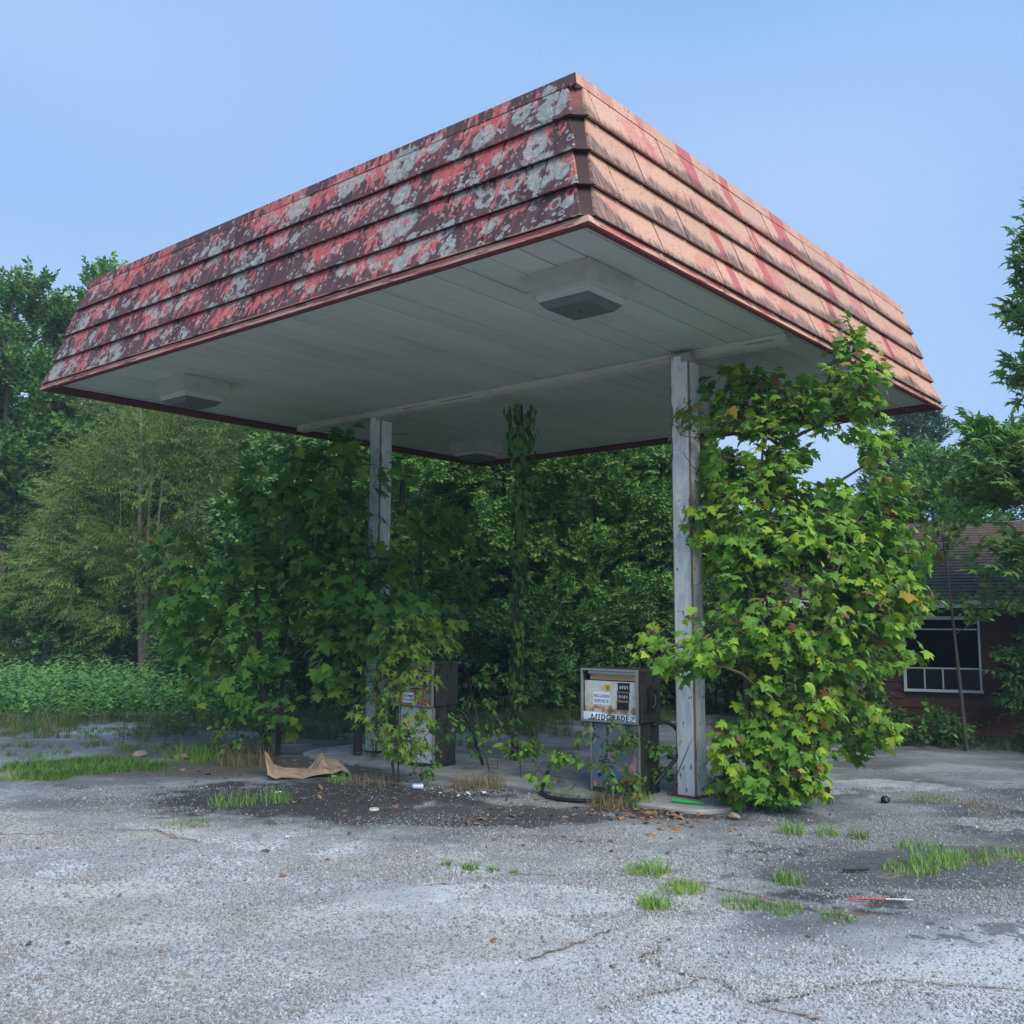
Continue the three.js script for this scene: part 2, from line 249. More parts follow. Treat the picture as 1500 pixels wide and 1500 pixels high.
function fadedFace(seed) {
  const R = rng(seed), red = [[1.85, 2.1, 1.31, 1], [2.65, 2.85, 1.31, 1], [3.7, 4.05, 1.31, 1], [2.05, 2.2, 0.67, 1], [3.0, 3.12, 1.0, 1], [2.15, 2.3, 0.35, 1], [2.95, 3.15, 0.67, 1], [4.75, 4.98, 1.0, 1], [4.6, 4.8, 0.67, 1], [4.3, 4.5, 0.35, 1], [6.35, 6.55, 0.67, 1], [5.6, 5.75, 1.31, 0.7], [6.0, 6.1, 0.35, 0.8], [1.2, 1.3, 1.31, 0.5], [5.5, 5.9, 1.0, 0.5], [3.15, 3.45, 0.67, 0.5]];
  return paint(FW, FH, (u, v) => {
    const q = u * 8.17, h = v * FH / FW * 8.17;
    let ci = 0; while (ci < 3 && h > HB[ci + 1]) ci++;
    const h0 = HB[ci], h1 = HB[ci + 1], rel = Math.min(1, (h - h0) / (h1 - h0)), off = ci & 1 ? 0.49 : 0.98;
    const panel = Math.floor((q - off + 10) / 1.0), pr = NT[(panel * 57 + ci * 333 + 7) & 65535];
    const k = 0.9 + pr * 0.16, c = [0.55 * k, 0.315 * k, 0.212 * k];
    const st = vn(q * 70, h * 2.2 + 20 * ci), st2 = vn(q * 23 + 9, h * 1.6 + 11 * ci), f = fbm(q * 4 + 3, h * 6, 4);
    mix3(c, [0.54, 0.20, 0.16], ss(0.66, 1.0, st * 0.55 + st2 * 0.35 + (f - 0.5) * 0.7) * 0.5);
    mix3(c, [0.50, 0.12, 0.11], ss(0.63, 0.70, fbm(q * 3 + 40, h * 5 + 7, 4) + (pr - 0.5) * 0.18 + (st - 0.5) * 0.1) * 0.4);
    for (const [a, b, top, w] of red) if (q > a - 0.1 && q < b + 0.1 && top === h1) { const e = (vn(q * 9, h * 7) - 0.5) * 0.05 + (st - 0.5) * 0.05 - (1 - rel) * 0.04; mix3(c, [0.44, 0.095, 0.09], w * 0.9 * ss(a - 0.012, a + 0.012, q + e) * ss(b + 0.012, b - 0.012, q + e)); }
    if (h < h1) { // soot combed up from each butt edge
      const fr = 0.03 + 0.32 * Math.pow(fbm(q * 1.7 + ci * 13, 4 + ci, 4), 2.8) + (vn(q * 130, ci * 7 + 1) - 0.5) * 0.05 + (vn(q * 48, ci * 9 + 3) - 0.5) * 0.06;
      const cor = Math.max(0, 0.5 - q) * 0.6;
      mix3(c, [0.075, 0.045, 0.042], 0.9 * ss(0.03, -0.04, (h - h0) - fr - cor) * (0.55 + 0.45 * ss(0.25, 0.7, vn(q * 95, h * 14))));
      const half = Math.abs(((q - off + 10) % 1) - 0.5); if (half < 0.012) mix3(c, [0.33, 0.30, 0.28], 0.55 * ss(0.35, 0.7, st2));
    } else mix3(c, [0.46, 0.15, 0.13], ss(0.5, 0.65, fbm(q * 6, 3, 3)) * 0.6);
    const dots = vn(q * 62, h * 62); if (dots > 0.87) mix3(c, [0.12, 0.07, 0.06], 0.7);
    return c;
  });
}
const M = {};
M.lichen = std(1, 1, 1, 0.85, { map: lichenFace(11, 1) }); M.faded = std(1, 1, 1, 0.62, { map: fadedFace(3) });
M.lichenFar = M.lichen; M.redTrim = std(0.16, 0.03, 0.03, 0.7); M.redLip = std(0.12, 0.022, 0.024, 0.85), M.drip = std(1, 1, 1, 0.7, { map: paint(2048, 32, (u, v) => { const q = u * 8.17, c = [0.58, 0.33, 0.24]; mix3(c, [0.52, 0.15, 0.13], ss(0.48, 0.62, fbm(q * 3.2, v * 2, 4))); mix3(c, [0.10, 0.05, 0.05], ss(0.6, 0.7, fbm(q * 6 + 50, v * 3, 4)) * 0.8); return c; }) }); M.backing = std(0.05, 0.02, 0.02, 0.9); M.roofdeck = std(0.25, 0.24, 0.23, 0.95);
const canopy = thing('station_canopy', 'square station canopy with a mansard of peeling red lichened shingles on two white columns', 'canopy', [L(A, A)[0], 0, L(A, A)[1]], TURN);
const SOF = 4.68;
const SIDES = [
  { label: 'red mansard side blotched with dark algae and grey lichen', mat: M.lichen, map: (q, y, o) => [-A - o, y, A - q] },
  { label: 'sun faded peach mansard side with sooty shingle edges', mat: M.faded, map: (q, y, o) => [q - A, y, A + o] },
  { label: 'far right mansard side', mat: M.faded, map: (q, y, o) => [A + o, y, A - q] },
  { label: 'far left mansard side', mat: M.lichen, map: (q, y, o) => [q - A, y, -A - o] },
];
const CH = 0.085, B0 = 4.6;
for (const S of SIDES) {
  const root = new THREE.Group(); root.name = 'mansard_side'; root.userData.label = S.label; canopy.add(root);
  const P = (q, h, o) => S.map(q, B0 + h, o), uv = (q, h) => [q / 8.17, faceV(h)];
  for (let c = 0; c < 4; c++) {
    const h0 = HB[c] + (c ? 0.0 : 0), h1 = HB[c + 1], o0 = -INS(h0) + 0.048, o1 = -INS(h1) + 0.006;
    const e0 = -o0 + CH, e1 = -o1 + CH, seams = []; for (let k = c & 1 ? 0.49 : 0.98; k < 8; k += 0.995) seams.push(k);
    if (c === 3 || c === 1) { seams.length = 0; for (let k = 0.49; k < 8; k += 1.0) seams.push(k); }
    const ends = [null, ...seams, null];
    for (let i = 0; i + 1 < ends.length; i++) {
      const l0 = ends[i] === null ? e0 : ends[i] + 0.010, l1 = ends[i] === null ? e1 : ends[i] + 0.010;
      const r0 = ends[i + 1] === null ? 2 * A - e0 : ends[i + 1] - 0.010, r1 = ends[i + 1] === null ? 2 * A - e1 : ends[i + 1] - 0.010;
      if (r0 - l0 < 0.1) continue;
      const j = ((i * 7 + c * 3) % 5) * 0.0012;
      mesh('shingle', prism([P(l0, h0, o0 + j), P(r0, h0, o0 + j), P(r1, h1, o1 + j), P(l1, h1, o1 + j), P(l0, h0 + 0.006, o0 - 0.03), P(r0, h0 + 0.006, o0 - 0.03), P(r1, h1, o1 - 0.012), P(l1, h1, o1 - 0.012)], [uv(l0, h0), uv(r0, h0), uv(r1, h1), uv(l1, h1)]), S.mat, root);
    }
  }
  const q2 = 2 * A;
  { const h = 1.30, o = -INS(h) + 0.016, t = -INS(1.41) + 0.014; // coping strip
    mesh('coping', prism([P(-o, h, o), P(q2 + o, h, o), P(q2 + t, 1.41, t), P(-t, 1.41, t), P(0.06 - o, h, o - 0.06), P(q2 + o - 0.06, h, o - 0.06), P(q2 + t - 0.12, 1.405, t - 0.12), P(0.12 - t, 1.405, t - 0.12)], [uv(-o, 1.33), uv(q2 + o, 1.33), uv(q2 + t, 1.41), uv(-t, 1.41)]), S.mat, root); }
  { const o = 0.012, t = -INS(0.066) + 0.014; // drip edge
    mesh('drip_edge', prism([P(-o, 0.008, o), P(q2 + o, 0.008, o), P(q2 + t, 0.066, t), P(-t, 0.066, t), P(0.03, 0.012, -0.03), P(q2 - 0.03, 0.012, -0.03), P(q2 + t - 0.03, 0.066, t - 0.03), P(0.03 - t, 0.066, t - 0.03)], [[0, 0], [1, 0], [1, 1], [0, 1]]), M.drip, root); }
  mesh('fascia_lip', prism([P(-0.004, -0.004, 0.004), P(q2 + 0.004, -0.004, 0.004), P(q2 + 0.004, 0.006, 0.004), P(-0.004, 0.006, 0.004), P(0.05, -0.004, -0.05), P(q2 - 0.05, -0.004, -0.05), P(q2 - 0.05, 0.12, -0.05), P(0.05, 0.12, -0.05)]), M.redLip, root);
  const b = (h) => INS(h) + 0.035;
  mesh('backing', prism([P(b(0.07), 0.07, -b(0.07)), P(q2 - b(0.07), 0.07, -b(0.07)), P(q2 - b(1.3), 1.3, -b(1.3)), P(b(1.3), 1.3, -b(1.3)), P(b(0.07) + 0.04, 0.09, -b(0.07) - 0.04), P(q2 - b(0.07) - 0.04, 0.09, -b(0.07) - 0.04), P(q2 - b(1.3) - 0.04, 1.3, -b(1.3) - 0.04), P(b(1.3) + 0.04, 1.3, -b(1.3) - 0.04)]), M.backing, root);
}
{ // corner caps, one folded piece per course and corner
  const pairs = [[0, 0, 1, 0], [0, 2 * A, 3, 0], [1, 2 * A, 2, 0], [2, 2 * A, 3, 2 * A]];
  for (const [a, qa, b, qb] of pairs) {
    const root = new THREE.Group(); root.name = 'hip_cap'; canopy.add(root);
    const Sa = SIDES[a], Sb = SIDES[b], at = (S, q, h, o, back) => S.map(q === 0 ? -o + back : 2 * A + o - back, B0 + h, o);
    for (let c = 0; c < 4; c++) {
      const h0 = HB[c], h1 = HB[c + 1], o0 = -INS(h0) + 0.049, o1 = -INS(h1) + 0.008, w = CH + 0.02;
      mesh('cap_piece', prism([at(Sa, qa, h0, o0, w), at(Sb, qb, h0, o0, w), at(Sb, qb, h1, o1, w), at(Sa, qa, h1, o1, w), at(Sa, qa, h0 + 0.006, o0 - 0.035, w), at(Sb, qb, h0 + 0.006, o0 - 0.035, w), at(Sb, qb, h1, o1 - 0.015, w), at(Sa, qa, h1, o1 - 0.015, w)], [[0.02, faceV(h0)], [0.035, faceV(h0)], [0.035, faceV(h1)], [0.02, faceV(h1)]]), a === 0 && b === 3 ? M.lichen : M.cap = M.cap || std(0.22, 0.11, 0.10, 0.85, { map: paint(256, 256, (u, v) => { const n = fbm(u * 9, v * 4, 4), c = [0.95, 0.9, 0.9]; mix3(c, [2.2, 1.2, 1.1], ss(0.55, 0.75, n)); mix3(c, [0.45, 0.4, 0.4], ss(0.5, 0.3, n)); return [c[0] * 0.42, c[1] * 0.42, c[2] * 0.42]; }) }), root);
    }
  }
  mesh('roof_deck', box(2 * A - 0.74, 0.04, 2 * A - 0.74, 0, B0 + 1.33, 0), M.roofdeck, canopy);
}
{ // soffit boards
  const map = paint(1024, 1024, (u, v) => { const n = fbm(u * 6, v * 6, 4), m = fbm(u * 40 + 9, v * 5, 3), k = 0.60 + (n - 0.5) * 0.14; const c = [k * 0.985, k, k * 0.965]; mix3(c, [0.42, 0.40, 0.34], ss(0.55, 0.8, m) * 0.3);  return c; });
  const mats = [0, 1, 2].map((i) => std(0.80 - i * 0.02, 0.82 - i * 0.02, 0.78 - i * 0.02, 0.55, { map }));
  const root = new THREE.Group(); root.name = 'soffit'; canopy.add(root);
  const half = A - 0.055, n = 26, w = 0.3105, start = 0.2 - w; // joints at s = 0.20 + k * 0.31
  for (let k = 0; k <= n; k++) {
    let s0 = Math.max(0.055, start + k * w), s1 = Math.min(2 * A - 0.055, start + (k + 1) * w); if (s1 - s0 < 0.03) continue;
    const z0 = A - s0 - 0.008, z1 = A - s1 + 0.008, y = SOF + ((k * 5) % 3) * 0.0015, u0 = k / n, u1 = (k + 1) / n, b = 0.004;
    // board with eased edges
    const X = half, pos = [], uv = [], q = (p) => { for (const i of [0, 1, 2, 0, 2, 3]) { pos.push(...p[i]); uv.push(mix(u0, u1, (p[i][2] - z0) / (z1 - z0)), p[i][0] / 8.2 + 0.5); } };
    q([[-X, y, z0 - b], [X, y, z0 - b], [X, y, z1 + b], [-X, y, z1 + b]]); q([[-X, y + b, z0], [X, y + b, z0], [X, y, z0 - b], [-X, y, z0 - b]]); q([[-X, y, z1 + b], [X, y, z1 + b], [X, y + b, z1], [-X, y + b, z1]]);
    q([[-X, y + 0.018, z0], [X, y + 0.018, z0], [X, y + b, z0], [-X, y + b, z0]]); q([[-X, y + b, z1], [X, y + b, z1], [X, y + 0.018, z1], [-X, y + 0.018, z1]]); q([[-X, y + 0.018, z1], [X, y + 0.018, z1], [X, y + 0.018, z0], [-X, y + 0.018, z0]]);
    const g = new THREE.BufferGeometry(); g.setAttribute('position', new THREE.Float32BufferAttribute(pos, 3)); g.setAttribute('uv', new THREE.Float32BufferAttribute(uv, 2)); g.computeVertexNormals();
    mesh('soffit_board', g, mats[k % 3], root);
  }
  mesh('ceiling_deck', box(2 * A - 0.13, 0.02, 2 * A - 0.13, 0, SOF + 0.035, 0), std(0.03, 0.027, 0.025, 0.9), root);
}
// weathered white paint with rust at the edges
const colMap = paint(256, 2048, (u, v) => {
  const h = v * 4.6, n = fbm(u * 3, h * 3, 4), m = fbm(u * 14, h * 2.4 + 40, 4), c = [0.73, 0.73, 0.715];
  const x = u * 0.23; mix3(c, [0.48, 0.49, 0.51], ss(0.5, 0.64, fbm(x * 14 + 7, h * 4.5, 5)) * 0.6); mix3(c, [0.70, 0.71, 0.71], ss(0.55, 0.6, fbm(x * 30 + 3, h * 16, 4)) * 0.6);
  mix3(c, [0.50, 0.47, 0.40], ss(0.5, 0.72, fbm(x * 10, h * 3 + 40, 4)) * 0.45);
  const e = Math.min(u, 1 - u) * 0.23;
  mix3(c, [0.16, 0.07, 0.035], 0.9 * ss(0.012, 0.002, e - Math.max(0, fbm(h * 2.2, 7 + Math.round(u) * 9, 4) - 0.56) * 0.12));
  mix3(c, [0.20, 0.09, 0.045], ss(0.73, 0.76, fbm(x * 22 + 60, h * 9, 4)) * 0.9);
  return c;
});
M.column = std(1, 1, 1, 0.7, { map: colMap }); M.rust = std(0.12, 0.055, 0.03, 0.9); M.beam = std(0.52, 0.51, 0.46, 0.75, { map: (() => { const t = paint(1024, 128, (u, v) => { const n = fbm(u * 30, v * 3, 4), c = [0.95, 0.93, 0.88]; mix3(c, [0.62, 0.52, 0.40], ss(0.6, 0.78, n) * 0.6); if (Math.abs(v - 0.5) < 0.05) mix3(c, [0.4, 0.26, 0.17], ss(0.5, 0.62, fbm(u * 22 + 5, 2, 3))); return c; }); return t; })() });
function postGeo(w, h, b) { // square post with eased edges, one map width per face
  const a = w / 2, pts = [[-a + b, -a], [a - b, -a], [a, -a + b], [a, a - b], [a - b, a], [-a + b, a], [-a, a - b], [-a, -a + b]], pos = [], uv = [];
  for (let i = 0; i < 8; i++) { const p = pts[i], r = pts[(i + 1) % 8], main = i % 2 === 0, us = main ? [0.004, 0.996] : [0.001, 0.006], o = (i >> 1) * 0.0; const Q = [[p[0], 0, p[1], us[0] + o, 0], [r[0], 0, r[1], us[1] + o, 0], [r[0], h, r[1], us[1] + o, 1], [p[0], h, p[1], us[0] + o, 1]]; for (const k of [0, 1, 2, 0, 2, 3]) { pos.push(Q[k][0], Q[k][1], Q[k][2]); uv.push(Q[k][3], Q[k][4]); } }
  const g = new THREE.BufferGeometry(); g.setAttribute('position', new THREE.Float32BufferAttribute(pos, 3)); g.setAttribute('uv', new THREE.Float32BufferAttribute(uv, 2)); g.computeVertexNormals(); return g;
}
for (const [t, s, lab] of [[3.68, 1.34, 'white column with peeling paint beside the leafy sycamore'], [3.82, 6.22, 'white column half hidden by dark sapling leaves']]) {
  const c = new THREE.Group(); c.name = 'column'; c.position.set(t - A, 0, A - s); c.userData.label = lab; canopy.add(c);
  const sh = mesh('shaft', postGeo(0.23, SOF - 0.07, 0.012), M.column, c);
  mesh('base_plate', box(0.32, 0.02, 0.32, 0, 0.045, 0, 0.004), M.rust, c);
  mesh('head_bracket', merge([box(0.26, 0.09, 0.012, 0, SOF - 0.10, 0.128), box(0.012, 0.09, 0.1, -0.125, SOF - 0.1, 0.08), box(0.25, 0.014, 0.25, 0, SOF - 0.066, 0)]), std(0.33, 0.31, 0.27, 0.8), c);
  for (const [dx, dz] of [[-0.13, -0.13], [0.13, -0.13], [-0.13, 0.13], [0.13, 0.13]]) { const g = new THREE.CylinderGeometry(0.012, 0.012, 0.02, 6); g.translate(dx, 0.062, dz); mesh('anchor_bolt', g, M.rust, c); }
}
{ // boxed beam under the soffit, joining the column heads
  const g = merge([box(0.15, 0.075, 7.7, 0, SOF - 0.04, 0, 0.008), box(0.175, 0.012, 7.7, 0, SOF - 0.084, 0)]);
  { const p = g.attributes.position, u = g.attributes.uv; for (let i = 0; i < p.count; i++) u.setXY(i, p.getZ(i) / 7.7 + 0.5, (p.getY(i) - SOF + 0.12) / 0.12 + p.getX(i)); }
  const b = mesh('beam', g, M.beam, canopy); b.position.set(3.75 - A, 0, A - 4.05);
  const w = mesh('loose_wire', merge([tube([[-0.3, 4.62, -2.1], [-0.25, 4.55, -2.2], [-0.12, 4.55, -2.25]], 0.004, 0.004, 4), tube([[-0.06, 4.66, -2.3], [0.1, 4.5, -2.35], [0.05, 4.42, -2.42], [0.12, 4.38, -2.36]], 0.005, 0.004, 4), tube([[0.12, 4.46, -2.36], [0.35, 4.47, -2.3], [0.46, 4.52, -2.25]], 0.004, 0.003, 4)]), std(0.03, 0.03, 0.03, 0.8), canopy);
}
{ // ceiling lights
  const mh = std(0.44, 0.43, 0.385, 0.7, { map: paint(256, 256, (u, v) => { const n = fbm(u * 8, v * 8, 4), c = [0.95, 0.94, 0.9]; mix3(c, [0.78, 0.73, 0.64], ss(0.45, 0.8, n) * 0.6); return c; }) }), ml = std(0.10, 0.105, 0.10, 0.6);
  for (const [t, s, lab] of [[1.02, 0.80, 'square light near the closest corner'], [1.10, 6.62, 'square light near the left corner'], [6.45, 6.78, 'square light near the far corner']]) {
    const f = new THREE.Group(); f.name = 'ceiling_light'; f.position.set(t - A, SOF, A - s); f.userData.label = lab; canopy.add(f);
    mesh('housing', merge([box(0.62, 0.185, 0.62, 0, -0.0935, 0, 0.006), box(0.632, 0.012, 0.632, 0, -0.182, 0)]), mh, f);
    const a = 0.265, b = 0.25, c = 0.16, y0 = -0.189, y1 = -0.245, y2 = -0.30;
    mesh('lens_frame', merge([prism([[-a, y0, -a], [a, y0, -a], [a, y0, a], [-a, y0, a], [-b, y1, -b], [b, y1, -b], [b, y1, b], [-b, y1, b]])]), mh, f);
    mesh('lens', prism([[-b, y1 - 0.001, -b], [b, y1 - 0.001, -b], [b, y1 - 0.001, b], [-b, y1 - 0.001, b], [-c - 0.04, y2, -c - 0.04], [c + 0.04, y2, -c - 0.04], [c + 0.04, y2, c + 0.04], [-c - 0.04, y2, c + 0.04]]), ml, f);
    const k = new THREE.CylinderGeometry(0.014, 0.014, 0.02, 10); k.translate(0, y2 - 0.01, 0); mesh('knob', k, std(0.08, 0.08, 0.08, 0.5), f);
  }
}
// ---------------------------------------------------------------- pump island, pumps
const concMap = paint(512, 512, (u, v) => { const n = fbm(u * 8, v * 8, 5), m = vn(u * 120, v * 120), k = 0.30 + (n - 0.5) * 0.22 + (m - 0.5) * 0.08, c = [k, k * 0.98, k * 0.93]; mix3(c, [0.10, 0.09, 0.07], ss(0.58, 0.75, fbm(u * 5 + 9, v * 5, 4)) * 0.8); return c; });
M.concrete = std(1, 1, 1, 0.92, { map: concMap });
{
  const s0 = 0.75, s1 = 7.0, t0 = 3.0, t1 = 4.35, r = 0.5, sh = new THREE.Shape(), w = (t1 - t0) / 2, l = (s1 - s0) / 2;
  sh.moveTo(-w + r, -l); sh.lineTo(w - r, -l); sh.quadraticCurveTo(w, -l, w, -l + r); sh.lineTo(w, l - r); sh.quadraticCurveTo(w, l, w - r, l); sh.lineTo(-w + r, l); sh.quadraticCurveTo(-w, l, -w, l - r); sh.lineTo(-w, -l + r); sh.quadraticCurveTo(-w, -l, -w + r, -l);
  const g = new THREE.ExtrudeGeometry(sh, { depth: 0.07, bevelEnabled: true, bevelThickness: 0.018, bevelSize: 0.018, bevelSegments: 3 }); g.rotateX(-Math.PI / 2); g.translate(0, -0.05, 0);
  const p = L((t0 + t1) / 2, (s0 + s1) / 2);
  single('pump_island', 'low worn concrete island under both fuel pumps', 'pump island', g, M.concrete, [p[0], 0, p[1]], TURN);
}
const IY = 0.038;
function canvasMap(w, h, draw) { const c = document.createElement('canvas'); c.width = w; c.height = h; const x = c.getContext('2d'); draw(x, w, h); const t = new THREE.CanvasTexture(c); t.colorSpace = THREE.SRGBColorSpace; return t; }
function facing(w, h, x, y, z, segs = 1, bend) { // panel facing -x; u runs along +z
  const pos = [], uv = [], idx = [];
  for (let j = 0; j <= 1; j++) for (let i = 0; i <= segs; i++) { const u = i / segs; pos.push(x - (bend ? bend(u, j) : 0), y + (j - 0.5) * h, z + (u - 0.5) * w); uv.push(u, j); }
  for (let i = 0; i < segs; i++) idx.push(i, i + 1, segs + 2 + i, i, segs + 2 + i, segs + 1 + i);
  return geoFrom(pos, idx, uv);
}
function rusty(base, amt, seed, W = 512, H = 512) {
  return paint(W, H, (u, v) => { const n = fbm(u * 6 + seed, v * 6, 5), m = fbm(u * 18 + seed, v * 4, 4), c = base(u, v).slice(); mix3(c, [0.42, 0.20, 0.085], ss(0.62 - amt * 0.3, 0.74, n + (m - 0.5) * 0.35) * 0.85); mix3(c, [0.13, 0.05, 0.025], ss(0.72 - amt * 0.2, 0.82, n + (m - 0.5) * 0.5)); return c; });
}
M.trim = std(0.34, 0.34, 0.32, 0.45, { metalness: 0.6 }); M.pumpBody = std(0.034, 0.035, 0.03, 0.7, { map: rusty(() => [0.9, 0.9, 0.85], 0.1, 5) }); M.black = std(0.012, 0.012, 0.013, 0.55); M.rubber = std(0.012, 0.012, 0.014, 0.5);
const digits = (txt, op = 1) => std(1, 1, 1, 0.3, { map: canvasMap(256, 128, (x, w, h) => { x.fillStyle = '#0a0b0d'; x.fillRect(0, 0, w, h); if (!txt) return; x.font = 'bold 74px sans-serif'; x.fillStyle = `rgba(200,215,220,${op})`; x.textAlign = 'center'; [...txt].forEach((d, i) => { x.fillStyle = '#15171a'; x.fillRect(28 + i * 52, 22, 44, 88); x.fillStyle = `rgba(205,218,222,${op})`; x.fillText(d, 50 + i * 52, 93); }); }) });
const serviceMap = canvasMap(512, 400, (x, w, h) => {
  x.fillStyle = '#e9edf0'; x.fillRect(0, 0, w, h); x.fillStyle = '#1d3a96'; x.textAlign = 'center'; x.font = 'bold 128px sans-serif';
  x.fillText('WILLIAMS', w / 2, 176, 480); x.fillText('SERVICE', w / 2, 332, 440);
  const R = rng(8); for (let i = 0; i < 260; i++) { x.fillStyle = `rgba(${170 + R() * 60},${150 + R() * 60},${120 + R() * 60},${R() * 0.45})`; x.fillRect(R() * w, R() * h, 2 + R() * 10, 2 + R() * 5); }
});
const yellowMap = canvasMap(128, 128, (x) => { x.fillStyle = '#d9bc1f'; x.fillRect(0, 0, 128, 128); x.fillStyle = '#20242c'; x.fillRect(38, 50, 52, 62); x.fillStyle = '#d9bc1f'; x.fillRect(48, 60, 10, 40); x.fillRect(68, 60, 10, 40); x.fillStyle = '#20242c'; x.fillRect(30, 40, 68, 8); });
const bannerMap = canvasMap(1024, 220, (x, w, h) => { x.fillStyle = '#e8ecee'; x.fillRect(0, 0, w, h); x.fillStyle = '#101216'; x.font = 'bold 168px sans-serif'; x.fillText('MIDGRADE', 150, 172, 730); x.lineWidth = 16; x.strokeStyle = '#101216'; x.beginPath(); x.moveTo(900, 70); x.lineTo(975, 70); x.lineTo(900, 170); x.lineTo(980, 170); x.stroke(); });
function pump(o) {
  const p = L(o.t, o.s), g = thing('fuel_pump', o.label, 'fuel pump', [p[0], IY, p[1]], TURN, 'fuel pumps on the island');
  const W = 0.70, x0 = -0.22, D = 0.44, y0 = 0.73, y1 = 1.27;
  // pedestal
  const ped = new THREE.Group(); ped.name = 'pedestal'; g.add(ped);
  mesh('cabinet', box(0.385, y0 - 0.02, 0.59, 0.005, (y0 - 0.02) / 2 + 0.008, 0.045), M.pumpBody, ped);
  mesh('front_panel', (() => { const q = facing(0.545, y0 - 0.07, -0.1905, y0 / 2 + 0.01, 0.045, 4, (u) => 0.006 * Math.sin(u * Math.PI)); return q; })(), o.panel, ped);
  for (const z of [-0.245, 0.335]) mesh('corner_trim', box(0.03, y0 - 0.03, 0.022, -0.186, (y0 - 0.03) / 2 + 0.012, z, 0.003), M.trim, ped);
  mesh('skirt', box(0.40, 0.05, 0.60, 0.005, 0.027, 0.045, 0.006), M.black, ped);
  mesh('lock', (() => { const q = new THREE.CylinderGeometry(0.02, 0.02, 0.012, 12); q.rotateZ(Math.PI / 2); q.translate(-0.20, 0.18, -0.14); return q; })(), M.black, ped);
  // head: open bezel around the dial
  const head = new THREE.Group(); head.name = 'head'; g.add(head);
  mesh('shell', merge([box(D - 0.05, 0.02, W, 0.025, y1 - 0.012, 0), box(D - 0.05, 0.02, W, 0.025, y0 + 0.012, 0), box(D - 0.05, y1 - y0 - 0.044, 0.016, 0.025, (y0 + y1) / 2, W / 2 - 0.009), box(D - 0.05, y1 - y0 - 0.044, 0.016, 0.025, (y0 + y1) / 2, -W / 2 + 0.009), box(0.016, y1 - y0 - 0.044, W - 0.04, D / 2 - 0.02, (y0 + y1) / 2, 0)]), M.pumpBody, head);
  const bz = [box(0.03, 0.022, W + 0.012, x0, y1 - 0.006, 0, 0.004), box(0.03, 0.022, W + 0.012, x0, y0 + 0.004, 0, 0.004), box(0.03, y1 - y0 - 0.034, 0.022, x0, (y0 + y1) / 2, W / 2 - 0.006, 0.004), box(0.03, y1 - y0 - 0.034, 0.022, x0, (y0 + y1) / 2, -W / 2 + 0.006, 0.004)];
  bz.forEach((q) => mesh('bezel', q, M.trim, head));
  mesh('light_bar', box(0.04, 0.025, W - 0.10, x0 + 0.05, y1 - 0.04, 0.01, 0.004), std(0.40, 0.41, 0.40, 0.5), head);
  mesh('light_box', box(0.06, 0.06, W - 0.09, x0 + 0.09, y1 - 0.085, 0.02, 0.003), std(1, 1, 1, 0.8, { map: rusty(() => [0.55, 0.34, 0.18], 0.25, 22, 256, 64) }), head);
  const fh = 0.40, fy = y0 + 0.018 + fh / 2, fx = x0 + 0.022;
  const face = mesh('dial_face', facing(W - 0.05, fh, fx, fy, 0, 1), o.face, head);
  const put = (name, w, h, u, v, m, d = 0.002, segs = 1, bend) => mesh(name, facing(w, h, fx - d, y0 + 0.018 + v * fh, (u - 0.5) * (W - 0.05), segs, bend), m, head);
  o.dial(put, head, fx, fy, fh, W);
  // side: nozzle boot and hose
  if (!o.bare) mesh('nozzle_boot', merge([box(0.12, 0.2, 0.05, 0.02, 0.98, W / 2 + 0.026, 0.01), box(0.05, 0.05, 0.04, -0.03, 0.86, W / 2 + 0.024, 0.008)]), M.black, g);
  mesh('hose', tube(o.hose, 0.019, 0.019, 8, 40), M.rubber, g);
  if (!o.bare) mesh('nozzle', merge([tube([[0.02, 1.02, 0.40], [-0.01, 0.93, 0.43], [-0.05, 0.88, 0.42]], 0.016, 0.012, 7), box(0.05, 0.12, 0.03, 0.04, 0.99, 0.42, 0.006)]), M.black, g);
  return g;
}
const sticker = std(1, 1, 1, 0.5, { map: serviceMap }), yel = std(1, 1, 1, 0.5, { map: yellowMap }), banner = std(1, 1, 1, 0.6, { map: bannerMap });
